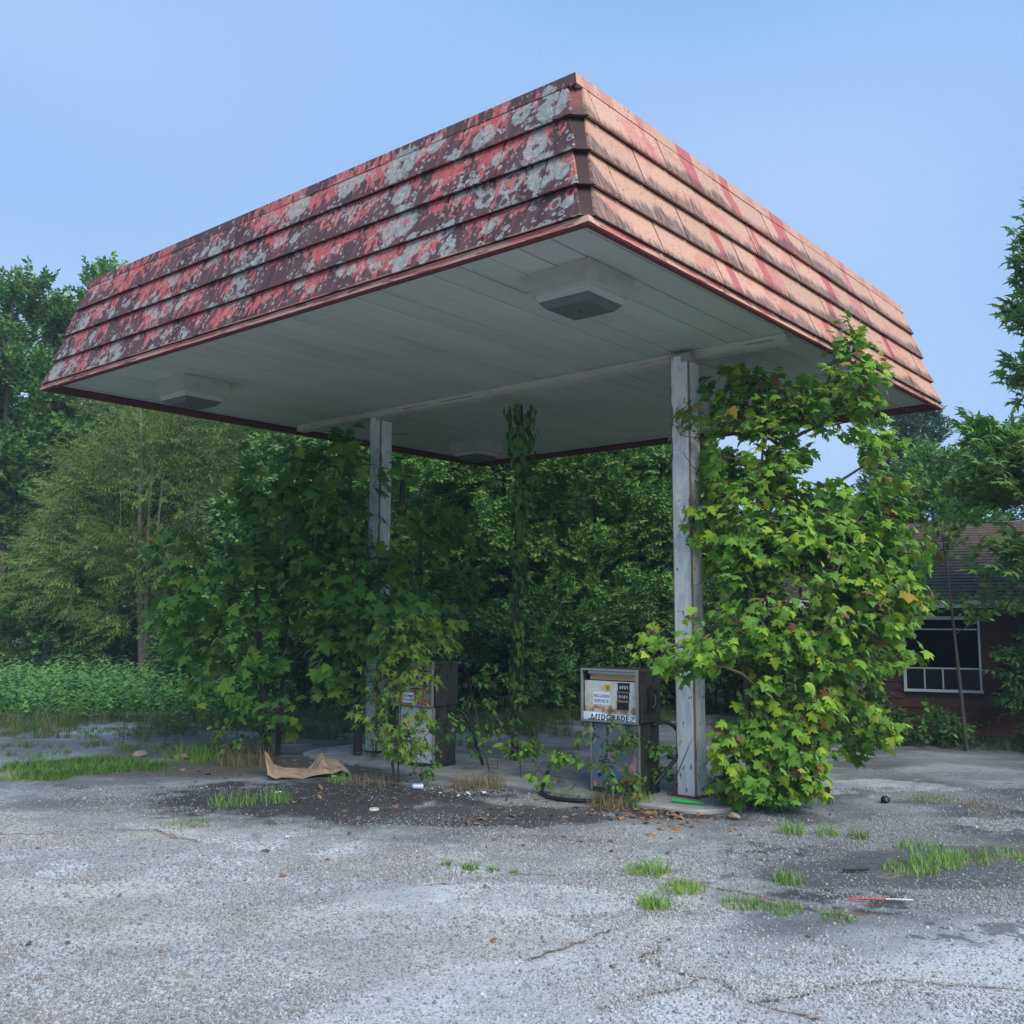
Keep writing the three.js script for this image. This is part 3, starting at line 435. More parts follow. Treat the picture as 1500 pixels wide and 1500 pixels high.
pump({ t: 3.43, s: 2.03, label: 'rusty fuel pump with torn white banner and blotchy teal and pink base',
  panel: std(1, 1, 1, 0.7, { map: paint(512, 512, (u, v) => { const n = fbm(u * 5, v * 6 + 3, 4), m = fbm(u * 4 + 31, v * 5, 4), c = [0.16, 0.20, 0.20]; mix3(c, [0.10, 0.20, 0.30], ss(0.48, 0.6, m)); mix3(c, [0.50, 0.25, 0.27], ss(0.55, 0.60, n)); mix3(c, [0.30, 0.22, 0.15], ss(0.62, 0.7, fbm(u * 7 + 3, v * 3 + 60, 4)) * 0.7); mix3(c, [0.05, 0.04, 0.03], ss(0.7, 0.76, fbm(u * 12 + 3, v * 12, 4))); return c; }) }),
  face: std(1, 1, 1, 0.5, { map: paint(512, 512, (u, v) => { const n = fbm(u * 5, v * 5 + 2, 5), m = fbm(u * 14, v * 9 + 8, 4), c = [0.66, 0.65, 0.58]; mix3(c, [0.50, 0.40, 0.26], ss(0.42, 0.65, n + (0.35 - u) * 0.3) * 0.7); mix3(c, [0.46, 0.20, 0.07], ss(0.05, 0.16, 0.16 - Math.abs(v - 0.24) + (m - 0.5) * 0.35) * 0.85); mix3(c, [0.24, 0.09, 0.035], ss(0.10, 0.2, 0.14 - Math.abs(v - 0.23) + (m - 0.56) * 0.5) * 0.9); return c; }) }),
  hose: [[0.05, 0.70, 0.36], [0.12, 0.74, 0.45], [0.2, 0.66, 0.55], [0.17, 0.45, 0.6], [0.02, 0.25, 0.52], [-0.12, 0.12, 0.46], [-0.1, 0.07, 0.42]],
  dial(put, head, fx, fy, fh, W) {
    put('service_sticker', 0.215, 0.135, 0.33, 0.55, sticker, 0.003); put('price_sticker', 0.072, 0.062, 0.455, 0.84, yel, 0.003);
    for (const [v, txt] of [[0.86, '4901'], [0.62, '0101'], [0.38, '']]) {
      const d = put('counter_window', 0.145, 0.078, 0.76 - (0.86 - v) * 0.04, v, digits(txt), 0.004); mesh('counter_frame', merge([box(0.006, 0.008, 0.16, fx - 0.004, 0, 0), box(0.006, 0.008, 0.16, fx - 0.004, 0.084, 0)].map((q) => q.translate(0, 0.748 + v * fh - 0.042, (0.76 - (0.86 - v) * 0.04 - 0.5) * (W - 0.05)))), v > 0.7 ? M.black : M.rustPale = M.rustPale || std(0.34, 0.16, 0.07, 0.85), head);
    }
    // torn banner, curling off at its lower left
    const pos = [], uv = [], idx = [], n = 28; for (let j = 0; j < 2; j++) for (let i = 0; i <= n; i++) { const u = i / n, tear = j ? 1 - 0.16 * u - 0.05 * vn(u * 9, 4) : 0.30 * Math.max(0, Math.sin((u - 0.02) * 9)) * (u < 0.3 ? 1 : 0.15) + (u > 0.85 ? (u - 0.85) * 1.2 : 0) + 0.08 * vn(u * 14, 2); pos.push(fx - 0.014 - 0.016 * Math.sin(u * 8) * (1 - j) - (u < 0.2 ? 0.012 : 0), 0.722 + tear * 0.105, (u - 0.5) * 0.66 + 0.005); uv.push(u, tear); }
    for (let i = 0; i < n; i++) idx.push(i, i + 1, n + 2 + i, i, n + 2 + i, n + 1 + i);
    mesh('torn_banner', geoFrom(pos, idx, uv), banner, head);
  } });
pump({ bare: true, t: 3.43, s: 4.93, label: 'pale fuel pump with dark sides behind the star leaved sapling by the left column',
  panel: std(1, 1, 1, 0.6, { map: rusty((u, v) => [0.60, 0.61, 0.60], 0.12, 44) }),
  face: std(1, 1, 1, 0.6, { map: paint(256, 256, (u, v) => { const n = fbm(u * 5 + 9, v * 5, 5), c = [0.30, 0.30, 0.27]; mix3(c, [0.36, 0.15, 0.06], ss(0.4, 0.55, n + (0.35 - v) * 0.4)); mix3(c, [0.10, 0.035, 0.025], ss(0.58, 0.7, n)); return c; }) }),
  hose: [[0.05, 0.68, 0.36], [0.14, 0.66, 0.48], [0.2, 0.45, 0.6], [0.26, 0.2, 0.66], [0.3, 0.02, 0.7]],
  dial(put, head, fx, fy, fh, W) {
    for (const v of [0.86, 0.60]) for (const u of [0.33, 0.78]) { put('counter_frame', 0.165, 0.095, u, v, M.framePale = M.framePale || std(0.45, 0.45, 0.42, 0.6), 0.002); put('counter_window', 0.13, 0.066, u, v, M.black, 0.005); }
    put('service_sticker', 0.20, 0.125, 0.36, 0.17, sticker, 0.003); put('rust_panel', 0.12, 0.2, 0.1, 0.25, M.rustPale, 0.0015);
  } });

// ---------------------------------------------------------------- litter
{ // big sheet of crumpled brown cardboard
  const map = paint(512, 256, (u, v) => { const n = fbm(u * 9, v * 9, 4), k = 0.9 + (n - 0.5) * 0.5, c = [0.46 * k, 0.33 * k, 0.21 * k]; mix3(c, [0.55, 0.42, 0.30], ss(0.6, 0.75, fbm(u * 3, v * 4 + 9, 3)) * 0.6); if (vn(u * 4, v * 300) > 0.7) mix3(c, [0.30, 0.20, 0.12], 0.3); mix3(c, [0.10, 0.07, 0.045], ss(0.64, 0.75, fbm(u * 7 + 3, v * 7 + 40, 4)) * 0.6); return c; });
  const prof = [[0, 0.27, 0.20], [0.04, 0.22, 0.12], [0.10, 0.12, 0.03], [0.2, 0.045, 0.0], [0.42, 0.03, 0.0], [0.52, 0.03, 0.04], [0.60, 0.11, 0.10], [0.68, 0.22, 0.13], [0.76, 0.15, 0.12], [0.82, 0.12, 0.16], [0.88, 0.15, 0.15], [1, 0.03, 0.07]];
  const pos = [], uv = [], idx = [], nx = prof.length - 1, nz = 3;
  for (let j = 0; j <= nz; j++) for (let i = 0; i <= nx; i++) { const [u, back, front] = prof[i], v = j / nz; const y = mix(front * 0.35, back, ss(0, 1, v)) + (vn(i * 1.7, j * 1.9) - 0.5) * 0.055 + 0.012; pos.push((u - 0.5) * 0.95 + (vn(i * 2.1 + 9, j) - 0.5) * 0.03, Math.max(0.008, y), 0.2 - v * 0.42 + (vn(i + 4, j + 4) - 0.5) * 0.05 - (i === 0 ? -0.03 : 0)); uv.push(u, v); }
  for (let j = 0; j < nz; j++) for (let i = 0; i < nx; i++) { const a = j * (nx + 1) + i, b = a + nx + 1; idx.push(a, b, a + 1, b, b + 1, a + 1); }
  const g = geoFrom(pos, idx, uv).toNonIndexed(); g.computeVertexNormals();
  single('cardboard_sheet', 'crumpled brown cardboard sheet on the ground left of the pumps', 'cardboard', g, std(1, 1, 1, 0.9, { map }), [-2.38, 0, -11.7], 0.28);
}
{ // drinks can on its side
  const prof = [[0.0, 0], [0.02, 0], [0.026, 0.004], [0.033, 0.012], [0.033, 0.105], [0.027, 0.118], [0.026, 0.122], [0, 0.119]].map((p) => new THREE.Vector2(...p)), g = new THREE.LatheGeometry(prof, 20); g.rotateZ(Math.PI / 2); g.translate(0.06, 0.033, 0);
  single('drink_can', 'white and blue drink can lying in front of the left pump', 'can', g, std(1, 1, 1, 0.35, { metalness: 0.2, map: canvasMap(256, 128, (x, w, h) => { x.fillStyle = '#d9dfe8'; x.fillRect(0, 0, w, h); x.fillStyle = '#7f97cf'; x.fillRect(0, 36, w, 18); x.fillRect(30, 54, 60, 34); x.fillStyle = '#a9b8de'; x.fillRect(140, 60, 80, 20); }) }), [-1.01, 0.005, -10.82], -0.1);
}
single('rubber_hose', 'black length of hose bent up on the ground before the island', 'hose', tube([[0.40, 0.17, -11.0], [0.37, 0.1, -10.92], [0.32, 0.035, -10.7], [0.33, 0.025, -10.4], [0.45, 0.024, -10.2], [0.7, 0.024, -10.08], [1.0, 0.028, -10.1], [1.2, 0.03, -10.35]], 0.021, 0.021, 9, 60), M.rubber);
single('bottle_green', 'bright green crushed plastic tube lying at the foot of the right column', 'plastic litter', tube([[-0.13, 0.032, -0.06], [-0.05, 0.028, -0.01], [0.06, 0.025, 0.03], [0.15, 0.016, 0.06]], 0.024, 0.013, 8, 14), std(0.03, 0.42, 0.09, 0.35), [1.72, 0.03, -9.86]);
scene.children[scene.children.length - 1].name = 'plastic_tube';
single('drinking_straw', 'red and white striped straw on the dark asphalt at lower right', 'straw', tube([[-0.2, 0.008, 0], [0.02, 0.01, 0.012], [0.06, 0.008, 0.0], [0.12, 0.012, 0.015], [0.22, 0.008, 0.01]], 0.006, 0.005, 7, 30), std(1, 1, 1, 0.4, { map: (() => { const t = paint(16, 128, (u, v) => v < 0.58 ? [0.55, 0.03, 0.035] : (Math.floor(v * 40) & 1 ? [0.7, 0.7, 0.7] : [0.5, 0.45, 0.45])); t.repeat.set(1, 1 / 0.86); return t; })() }), [2.42, 0.012, -6.71], -0.06);
{ const g = new THREE.IcosahedronGeometry(0.045, 2), p = g.attributes.position; for (let i = 0; i < p.count; i++) { const k = 0.85 + 0.3 * vn(p.getX(i) * 60 + 9, p.getY(i) * 60 + p.getZ(i) * 40); p.setXYZ(i, p.getX(i) * k * 1.1, p.getY(i) * k * 0.85, p.getZ(i) * k); } g.computeVertexNormals(); single('rubber_lump', 'small black lump alone on the pale asphalt at right', 'debris', g, M.rubber, [3.75, 0.034, -10.1]); }
single('stick', 'short dark stick lying on the asphalt right of the grass tufts', 'stick', tube([[-0.1, 0.012, 0], [0, 0.013, 0.006], [0.1, 0.012, 0]], 0.011, 0.009, 6, 8), std(0.025, 0.022, 0.02, 0.9), [2.53, 0.008, -7.45], 0.12);
{ const g = new THREE.CylinderGeometry(0.045, 0.05, 0.014, 18); single('jar_lid', 'round pale lid lying on the oil stained ground', 'lid', g, std(0.55, 0.50, 0.42, 0.6), [-1.33, 0.012, -9.72]); }
{ const R = rng(77), spots = [[-0.29, -10.58, 0.10, 'white paper scrap in the leaf litter by the island'], [-0.47, -10.5, 0.13, 'long torn paper strip in the leaf litter by the island'], [-0.55, -10.42, 0.06, 'small crushed white wrapper beside the paper strip'], [-2.45, -10.55, 0.07, 'white wrapper on the oil stain below the cardboard'], [-0.75, -10.55, 0.05, 'tiny white scrap next to the can'], [-2.06, -11.62, 0.09, 'white paper lying inside the cardboard fold'], [-5.9, -15.6, 0.14, 'white scrap at the edge of the weeds'], [-3.9, -15.2, 0.15, 'white litter ball before the weeds'], [-1.9, -8.55, 0.05, 'white paper fleck on the open gravel']];
  for (const [x, z, s, lab] of spots) { const pos = [], uv = [], idx = []; for (let j = 0; j <= 3; j++) for (let i = 0; i <= 5; i++) { pos.push((i / 5 - 0.5) * s + (R() - 0.5) * s * 0.12, 0.01 + R() * s * 0.22, (j / 3 - 0.5) * s * 0.45 + (R() - 0.5) * s * 0.1); uv.push(i / 5, j / 3); } for (let j = 0; j < 3; j++) for (let i = 0; i < 5; i++) { const a = j * 6 + i; idx.push(a, a + 6, a + 1, a + 6, a + 7, a + 1); } const g = geoFrom(pos, idx, uv).toNonIndexed(); g.computeVertexNormals(); single('paper_scrap', lab, 'litter', g, std(0.62, 0.64, 0.66, 0.8), [x, groundY(x, z), z], R() * 3, 'paper scraps on the lot'); } }
for (const [x, z, sc, lab] of [[-4.95, -13.3, 1, 'small tan rock in the weeds at left'], [-4.3, -13.05, 1.3, 'larger flat tan rock in the weeds at left'], [2.05, -9.35, 0.7, 'brown clod of soil before the right column']]) { const g = new THREE.IcosahedronGeometry(0.075, 2), p = g.attributes.position; for (let i = 0; i < p.count; i++) { const k = 0.75 + 0.5 * vn(p.getX(i) * 20 + x * 3, p.getY(i) * 20 + p.getZ(i) * 15); p.setXYZ(i, p.getX(i) * k * 1.5 * sc, p.getY(i) * k * 0.6 * sc, p.getZ(i) * k * sc); } g.computeVertexNormals(); single('rock', lab, 'rock', g, std(0.26, 0.21, 0.15, 0.9), [x, 0.02, z], x); }

// ---------------------------------------------------------------- the house at right
{
  const H = thing('wooden_house', 'low abandoned house of dark red lap siding with brown shingle roof and white framed window', 'house', [6.0, -0.01, -15.2], -22 * Math.PI / 180);
  const woodMap = paint(512, 256, (u, v) => { const n = fbm(u * 6, v * 24, 4), k = 0.75 + n * 0.5, c = [k, k, k]; mix3(c, [1.6, 1.5, 1.4], ss(0.66, 0.76, fbm(u * 20, v * 8 + 3, 4)) * 0.5); return [c[0] * 0.6, c[1] * 0.6, c[2] * 0.6]; });
  const sid = [0, 1, 2].map((i) => std(0.125 - i * 0.013, 0.042 - i * 0.004, 0.027, 0.85, { map: woodMap })), wall = new THREE.Group(); wall.name = 'front_wall'; H.add(wall);
  const bh = 0.128; let k = 0;
  for (let y = 0.10; y < 2.08; y += bh, k++) {
    const spans = (y + bh > 0.72 && y < 1.84) ? [[-1.8, -1.44], [-0.6, 0.0], [1.08, 4.6]] : y < 2.0 ? [[-1.8, -1.44], [-0.6, 4.6]] : [[-1.8, 4.6]];
    for (const [a, b] of spans) { const j = (NT[k * 31 + Math.round(a * 10 + 99)] - 0.5) * 0.008; mesh('siding_board', prism([[a, y + j, 0.03], [b, y + j * 0.5, 0.03], [b, y + bh + 0.012, 0.006], [a, y + bh + 0.012, 0.006], [a, y + j, 0.004], [b, y, 0.004], [b, y + bh + 0.012, -0.006], [a, y + bh + 0.012, -0.006]], [[0, k * 0.1], [1, k * 0.1], [1, k * 0.1 + 0.1], [0, k * 0.1 + 0.1]]), sid[(k * 7 + (a > 0 ? 1 : 0)) % 3], wall); }
  }
  const dk = std(0.03, 0.026, 0.024, 0.95), found = std(0.16, 0.15, 0.14, 0.95, { map: concMap });
  mesh('sheathing', merge([box(1.2, 2.1, 0.04, -1.2, 1.05, -0.03), box(0.6, 2.1, 0.04, -0.3, 1.05, -0.03), box(1.08, 0.72, 0.04, 0.54, 0.36, -0.03), box(1.08, 0.26, 0.04, 0.54, 1.97, -0.03), box(3.52, 2.1, 0.04, 2.84, 1.05, -0.03)]), dk, H);
  mesh('room', merge([box(6.4, 2.1, 0.06, 1.4, 1.05, -6.0), box(0.06, 2.1, 5.9, -1.77, 1.05, -3.02), box(0.06, 2.1, 5.9, 4.57, 1.05, -3.02), box(6.3, 0.05, 5.9, 1.4, 0.08, -3.02), box(6.3, 0.05, 5.9, 1.4, 2.12, -3.02)]), dk, H);
  mesh('foundation', box(6.36, 0.12, 0.05, 1.4, 0.05, 0.0), found, H);
  // grey door of upright boards
  const door = new THREE.Group(); door.name = 'plank_door'; H.add(door); const dm = [0, 1, 2].map((i) => std(0.42 - i * 0.05, 0.43 - i * 0.05, 0.45 - i * 0.05, 0.8, { map: woodMap }));
  for (let i = 0; i < 7; i++) mesh('door_plank', box(0.113, 1.86, 0.025, -1.36 + i * 0.117, 1.02, 0.012 + (i % 3) * 0.002, 0.003), dm[i % 3], door);
  mesh('door_frame', merge([box(0.05, 1.95, 0.05, -1.445, 1.02, 0.02), box(0.05, 1.95, 0.05, -0.595, 1.02, 0.02), box(0.8, 0.05, 0.05, -1.02, 1.975, 0.02)]), dm[0], door);
  // window
  const wn = new THREE.Group(); wn.name = 'window'; H.add(wn); const wm = std(0.52, 0.55, 0.56, 0.5), gl = new THREE.MeshPhysicalMaterial({ color: lin(0.9, 0.95, 0.93), roughness: 0.03, transmission: 1, thickness: 0, ior: 1.15 });
  for (const q of [box(1.1, 0.04, 0.06, 0.54, 0.74, 0.03, 0.004), box(1.1, 0.05, 0.06, 0.54, 1.83, 0.03, 0.004), box(0.045, 1.04, 0.06, 0.015, 1.282, 0.03, 0.004), box(0.03, 1.04, 0.06, 1.06, 1.282, 0.03, 0.004)]) mesh('window_frame', q, wm, wn);
  mesh('rail', box(0.99, 0.022, 0.03, 0.54, 1.075, 0.02, 0.003), wm, wn); mesh('rail', box(0.99, 0.022, 0.03, 0.54, 1.66, 0.02, 0.003), wm, wn);
  for (const x of [0.29, 0.545]) mesh('mullion', box(0.02, 0.29, 0.03, x, 0.915, 0.02, 0.003), wm, wn);
  for (const [a, b] of [[0.04, 0.278], [0.302, 0.533], [0.557, 1.04]]) mesh('pane', box(b - a, 0.296, 0.004, (a + b) / 2, 0.913, 0.012), gl, wn);
  // roof: one real course after another
  const roof = new THREE.Group(); roof.name = 'roof'; H.add(roof);
  const ez = 0.46, ey = 2.10, rz = -3.2, ry = 3.54, nC = 27, shingleMap = paint(1024, 128, (u, v) => { const cell = NT[Math.floor(u * 40) & 65535], n = fbm(u * 90, v * 12, 3), k = 0.55 + cell * 0.4 + (n - 0.5) * 0.5; const c = [k, k * 0.96, k * 0.93]; if (Math.abs((u * 40) % 1 - 0.5) > 0.46) mix3(c, [0.2, 0.2, 0.2], 0.7); return [c[0] * 0.7, c[1] * 0.7, c[2] * 0.7]; });
  const rm = [0, 1, 2, 3].map((i) => std([0.165, 0.145, 0.18, 0.15][i], [0.115, 0.108, 0.125, 0.1][i], [0.088, 0.088, 0.094, 0.075][i], 0.95, { map: shingleMap }));
  for (let i = 0; i < nC; i++) {
    const a = i / nC, b = (i + 1.25) / nC, za = mix(ez, rz, a), ya = mix(ey, ry, a), zb = mix(ez, rz, Math.min(1, b)), yb = mix(ey, ry, Math.min(1, b)), x0 = -2.0, x1 = 5.0, u = NT[i * 17];
    mesh('shingle_course', prism([[x0, ya + 0.028, za], [x1, ya + 0.028, za], [x1, yb + 0.006, zb], [x0, yb + 0.006, zb], [x0, ya + 0.006, za + 0.004], [x1, ya + 0.006, za + 0.004], [x1, yb - 0.01, zb], [x0, yb - 0.01, zb]], [[u, 0], [u + 1, 0], [u + 1, 1], [u, 1]]), rm[(i * 5) % 4], roof);
  }
  mesh('roof_deck', prism([[-2.0, ey - 0.006, ez - 0.01], [5, ey - 0.006, ez - 0.01], [5, ry - 0.012, rz], [-2.0, ry - 0.012, rz], [-2.0, ey - 0.03, ez - 0.01], [5, ey - 0.03, ez - 0.01], [5, ry - 0.05, rz], [-2.0, ry - 0.05, rz]]), dk, roof);
  mesh('back_slope', prism([[-2.0, ry, rz - 0.001], [5, ry, rz - 0.001], [5, ey, rz - 3.4], [-2.0, ey, rz - 3.4], [-2.0, ry - 0.05, rz - 0.001], [5, ry - 0.05, rz - 0.001], [5, ey - 0.05, rz - 3.4], [-2.0, ey - 0.05, rz - 3.4]]), rm[1], roof);
  mesh('fascia_board', box(7.0, 0.115, 0.022, 1.5, ey - 0.06, ez - 0.0, 0.003), std(0.62, 0.64, 0.66, 0.6), roof);
  mesh('eave_soffit', box(6.98, 0.012, 0.44, 1.5, ey - 0.11, ez - 0.235), std(0.10, 0.095, 0.09, 0.9), roof);
  mesh('gable', prism([[-1.82, 2.08, 0.0], [-1.82, 2.08, -6.1], [-1.82, 3.45, -3.2], [-1.82, 3.45, -3.19], [-1.78, 2.08, 0.0], [-1.78, 2.08, -6.1], [-1.78, 3.45, -3.2], [-1.78, 3.45, -3.19]]), sid[1], H);
  mesh('side_wall', box(0.03, 2.1, 6.0, -1.815, 1.05, -3.05), sid[0], H);
  mesh('foundation_vent', box(0.22, 0.14, 0.03, 0.62, 0.22, 0.045, 0.004), found, H);
}
// ---------------------------------------------------------------- leaves and plants
function leafGeo(half, fold = 0.18, droop = 0.22, cz = 0.42) { // half outline from base to tip; fan around the midrib
  const out = half.map((p) => [p[0], p[1]]).concat(half.slice(1, -1).reverse().map((p) => [-p[0], p[1]]));
  const pos = [0, 0.03, cz], uv = [0.5, cz], idx = [];
  for (const [x, z] of out) { pos.push(x, -fold * Math.abs(x) - droop * z * z, z); uv.push(x + 0.5, z); }
  for (let i = 1; i <= out.length; i++) idx.push(0, i, i % out.length + 1);
  return geoFrom(pos, idx, uv);
}
const SYC = [[[0, 0], [0.14, -0.09], [0.34, -0.08], [0.58, 0.06], [0.42, 0.14], [0.36, 0.24], [0.54, 0.33], [0.68, 0.54], [0.46, 0.52], [0.30, 0.50], [0.27, 0.66], [0.19, 0.76], [0, 1.0]], [[0, 0], [0.2, -0.08], [0.50, 0.04], [0.40, 0.18], [0.36, 0.26], [0.62, 0.44], [0.45, 0.47], [0.27, 0.48], [0.24, 0.66], [0.1, 0.78], [0, 0.98]], [[0, 0], [0.12, -0.1], [0.40, -0.1], [0.62, 0.16], [0.42, 0.2], [0.34, 0.3], [0.60, 0.58], [0.40, 0.56], [0.26, 0.52], [0.2, 0.7], [0, 1.04]]];
const sycGeos = [leafGeo(SYC[0], 0.2, 0.3), leafGeo(SYC[1], -0.12, 0.35), leafGeo(SYC[2], 0.42, 0.18)];
const starGeos = [leafGeo([[0, 0], [0.1, 0.04], [0.40, -0.06], [0.18, 0.2], [0.55, 0.42], [0.17, 0.43], [0, 1.0]], 0.2, 0.3), leafGeo([[0, 0], [0.1, 0.06], [0.46, 0.02], [0.2, 0.22], [0.48, 0.52], [0.14, 0.46], [0, 0.92]], 0.05, 0.45)];
const ovalGeos = [leafGeo([[0, 0], [0.22, 0.25], [0.27, 0.5], [0.15, 0.82], [0, 1]], 0.25, 0.2), leafGeo([[0, 0], [0.3, 0.2], [0.32, 0.45], [0.14, 0.8], [0, 1]], -0.1, 0.35)];
const slimLeaf = leafGeo([[0, 0], [0.065, 0.3], [0.055, 0.65], [0, 1]], 0.2, 0.12), ovalQuad = leafGeo([[0, 0], [0.26, 0.25], [0.25, 0.62], [0, 1]], 0.25, 0.2, 0.45);
const _q = new THREE.Quaternion(), _m = new THREE.Matrix4(), _x = V(), _y = V(), _z = V();
function aim(dir, up) { _z.copy(dir).normalize(); _x.crossVectors(up, _z); if (_x.lengthSq() < 1e-5) _x.set(1, 0, 0); _x.normalize(); _y.crossVectors(_z, _x); _m.makeBasis(_x, _y, _z); return new THREE.Quaternion().setFromRotationMatrix(_m); }
function sprig(leaf, n, len, size, spread, seed, twig = true) {
  const R = rng(seed), list = [];
  for (let i = 0; i < n; i++) {
    const f = (i + 0.6) / n, side = i % 2 ? 1 : -1, p = V((R() - 0.5) * 0.05, -0.12 * f * f * len, f * len), th = i * 2.4 + R(), d = i === n - 1 ? V(0, -0.2, 1) : V(Math.cos(th) * spread * 0.9 + side * 0.2, Math.sin(th) * spread * 0.6 - 0.2, 0.45 + (R() - 0.5) * 0.5);
    const g = leaf.clone(); g.applyMatrix4(new THREE.Matrix4().compose(p, aim(d, V((R() - 0.5) * 0.9, 1, (R() - 0.5) * 0.9)), V(1, 1, 1).multiplyScalar(size * (0.75 + 0.5 * R())))); list.push(g);
  }
  if (twig) list.push(tube([[0, 0, 0], [0, -0.03 * len, len * 0.5], [0, -0.12 * len, len]], 0.006, 0.003, 3, 2));
  return merge(list);
}
const S_broad = [sprig(ovalQuad, 12, 0.42, 0.155, 1.1, 1), sprig(ovalQuad, 13, 0.38, 0.14, 1.2, 2)], S_fine = [sprig(ovalQuad, 16, 0.40, 0.105, 1.1, 3), sprig(ovalQuad, 15, 0.36, 0.115, 1.3, 4)], S_star = [sprig(starGeos[0], 8, 0.42, 0.15, 1.0, 5), sprig(starGeos[1], 7, 0.38, 0.16, 1.1, 6)], S_slim = [sprig(slimLeaf, 14, 0.6, 0.15, 0.6, 7), sprig(slimLeaf, 16, 0.7, 0.13, 0.75, 8)], S_oval = [sprig(ovalGeos[0], 7, 0.34, 0.11, 1.0, 9), sprig(ovalGeos[1], 6, 0.3, 0.12, 1.1, 10)];
const barkMap = paint(128, 256, (u, v) => { const k = 0.55 + fbm(u * 16, v * 10, 4) * 0.8; return [k * 0.6, k * 0.58, k * 0.55]; });
const bark = std(0.16, 0.13, 0.10, 0.95, { map: barkMap }), barkPale = std(0.38, 0.35, 0.30, 0.9, { map: barkMap }), barkDark = std(0.085, 0.072, 0.06, 0.95, { map: barkMap });
const white = leafMat(1, 1, 1, 0.35), whiteThin = leafMat(1, 1, 1, 0.45);
const inCanopy = (x, z) => { const dx = x - NX, dz = z - NZ, t = dx * Math.sin(AN) - dz * Math.cos(AN), s = -dx * Math.cos(AN) - dz * Math.sin(AN); return t > -0.1 && t < 2 * A + 0.1 && s > -0.1 && s < 2 * A + 0.1; };
function gauss(R) { return (R() + R() + R() - 1.5) / 1.5; }
function skeleton(o, R) { // crown: ellipsoids [x,y,z,rx,ry,rz] in the plant's own frame; returns clump points and the wood
  const wood = [], clumps = [], vol = o.crown.map((e) => e[3] * e[4] * e[5] * (e[6] || 1)), tot = vol.reduce((a, b) => a + b, 0);
  const lean = o.lean || [0, 0], top = o.h * 0.92, axis = (y) => { const f = y / o.h; return V(lean[0] * f * f + 0.06 * o.h * 0.1 * Math.sin(f * 5 + o.seed), y, lean[1] * f * f + 0.05 * o.h * 0.1 * Math.cos(f * 4 + o.seed)); };
  const stems = o.stems || 1;
  for (let k = 0; k < stems; k++) { const a = k * 2.4 + o.seed, off = stems > 1 ? 0.07 : 0, pts = []; for (let i = 0; i <= 5; i++) { const p = axis(top * i / 5 * (k ? 0.75 : 1)); p.x += Math.cos(a) * off * (1 + i * 0.9); p.z += Math.sin(a) * off * (1 + i * 0.9); pts.push(p); } wood.push(tube(pts, o.tr * (k ? 0.7 : 1), o.tr * 0.15, 7, 10)); }
  o.crown.forEach((e, k) => {
    const n = Math.max(2, Math.round(o.clumps * vol[k] / tot));
    for (let i = 0; i < n; i++) {
      let x, y, z, d; do { x = R() * 2 - 1; y = R() * 2 - 1; z = R() * 2 - 1; d = Math.hypot(x, y, z); } while (d > 1 || d < 0.2);
      const s = Math.pow(d, (o.shell || 0.45)) / d * (0.86 + 0.24 * R()); const p = V(e[0] + x * s * e[3], e[1] + y * s * e[4], e[2] + z * s * e[5]);
      if (p.y < (o.floor ?? 0.25)) continue; if (o.keep && !o.keep(p)) continue;
      clumps.push(p);
    }
  });
  // every clump hangs on the nearest wood already grown, so limbs fork into ever thinner twigs
  const nodes = [], fork = o.fork ?? o.h * 0.12; for (let i = 0; i <= 12; i++) { const y = mix(fork, top, i / 12); nodes.push({ p: axis(y), up: -1, len: y * 0.5, n: 0 }); }
  const order = clumps.map((p) => ({ p, d: p.distanceTo(nodes[0].p) })).sort((a, b) => a.d - b.d), first = nodes.length;
  for (const { p } of order) { let best = 0, bc = 1e9; for (let k = 0; k < nodes.length; k++) { const d = nodes[k].p.distanceTo(p), rise = p.y - nodes[k].p.y, c = d * (rise < -0.1 ? 1.5 : 1) + 0.25 * nodes[k].len; if (c < bc) { bc = c; best = k; } } nodes.push({ p, up: best, len: nodes[best].len + nodes[best].p.distanceTo(p), n: 1 }); }
  for (let k = nodes.length - 1; k >= first; k--) nodes[nodes[k].up].n += nodes[k].n;
  const tip = o.twig || Math.max(0.0035, o.tr * 0.045);
  for (let k = first; k < nodes.length; k++) { const e = nodes[k], a = nodes[e.up].p, m = a.clone().lerp(e.p, 0.5), l = a.distanceTo(e.p); m.x += (R() - 0.5) * 0.22 * l; m.y += (R() - 0.35) * 0.22 * l; m.z += (R() - 0.5) * 0.22 * l; const r = Math.min(o.tr * 0.6, tip * Math.sqrt(e.n)); wood.push(tube([a, m, e.p], r * 1.1, r * 0.85, 4, 3)); }
  return { wood: merge(wood), clumps, axis };
}
function tintOf(o, R, f = 1) { const t = o.tints[Math.floor(Math.pow(R(), o.rare || 1.4) * o.tints.length)], k = (0.75 + 0.5 * R()) * f; return [t[0] * k, t[1] * k, t[2] * k]; }
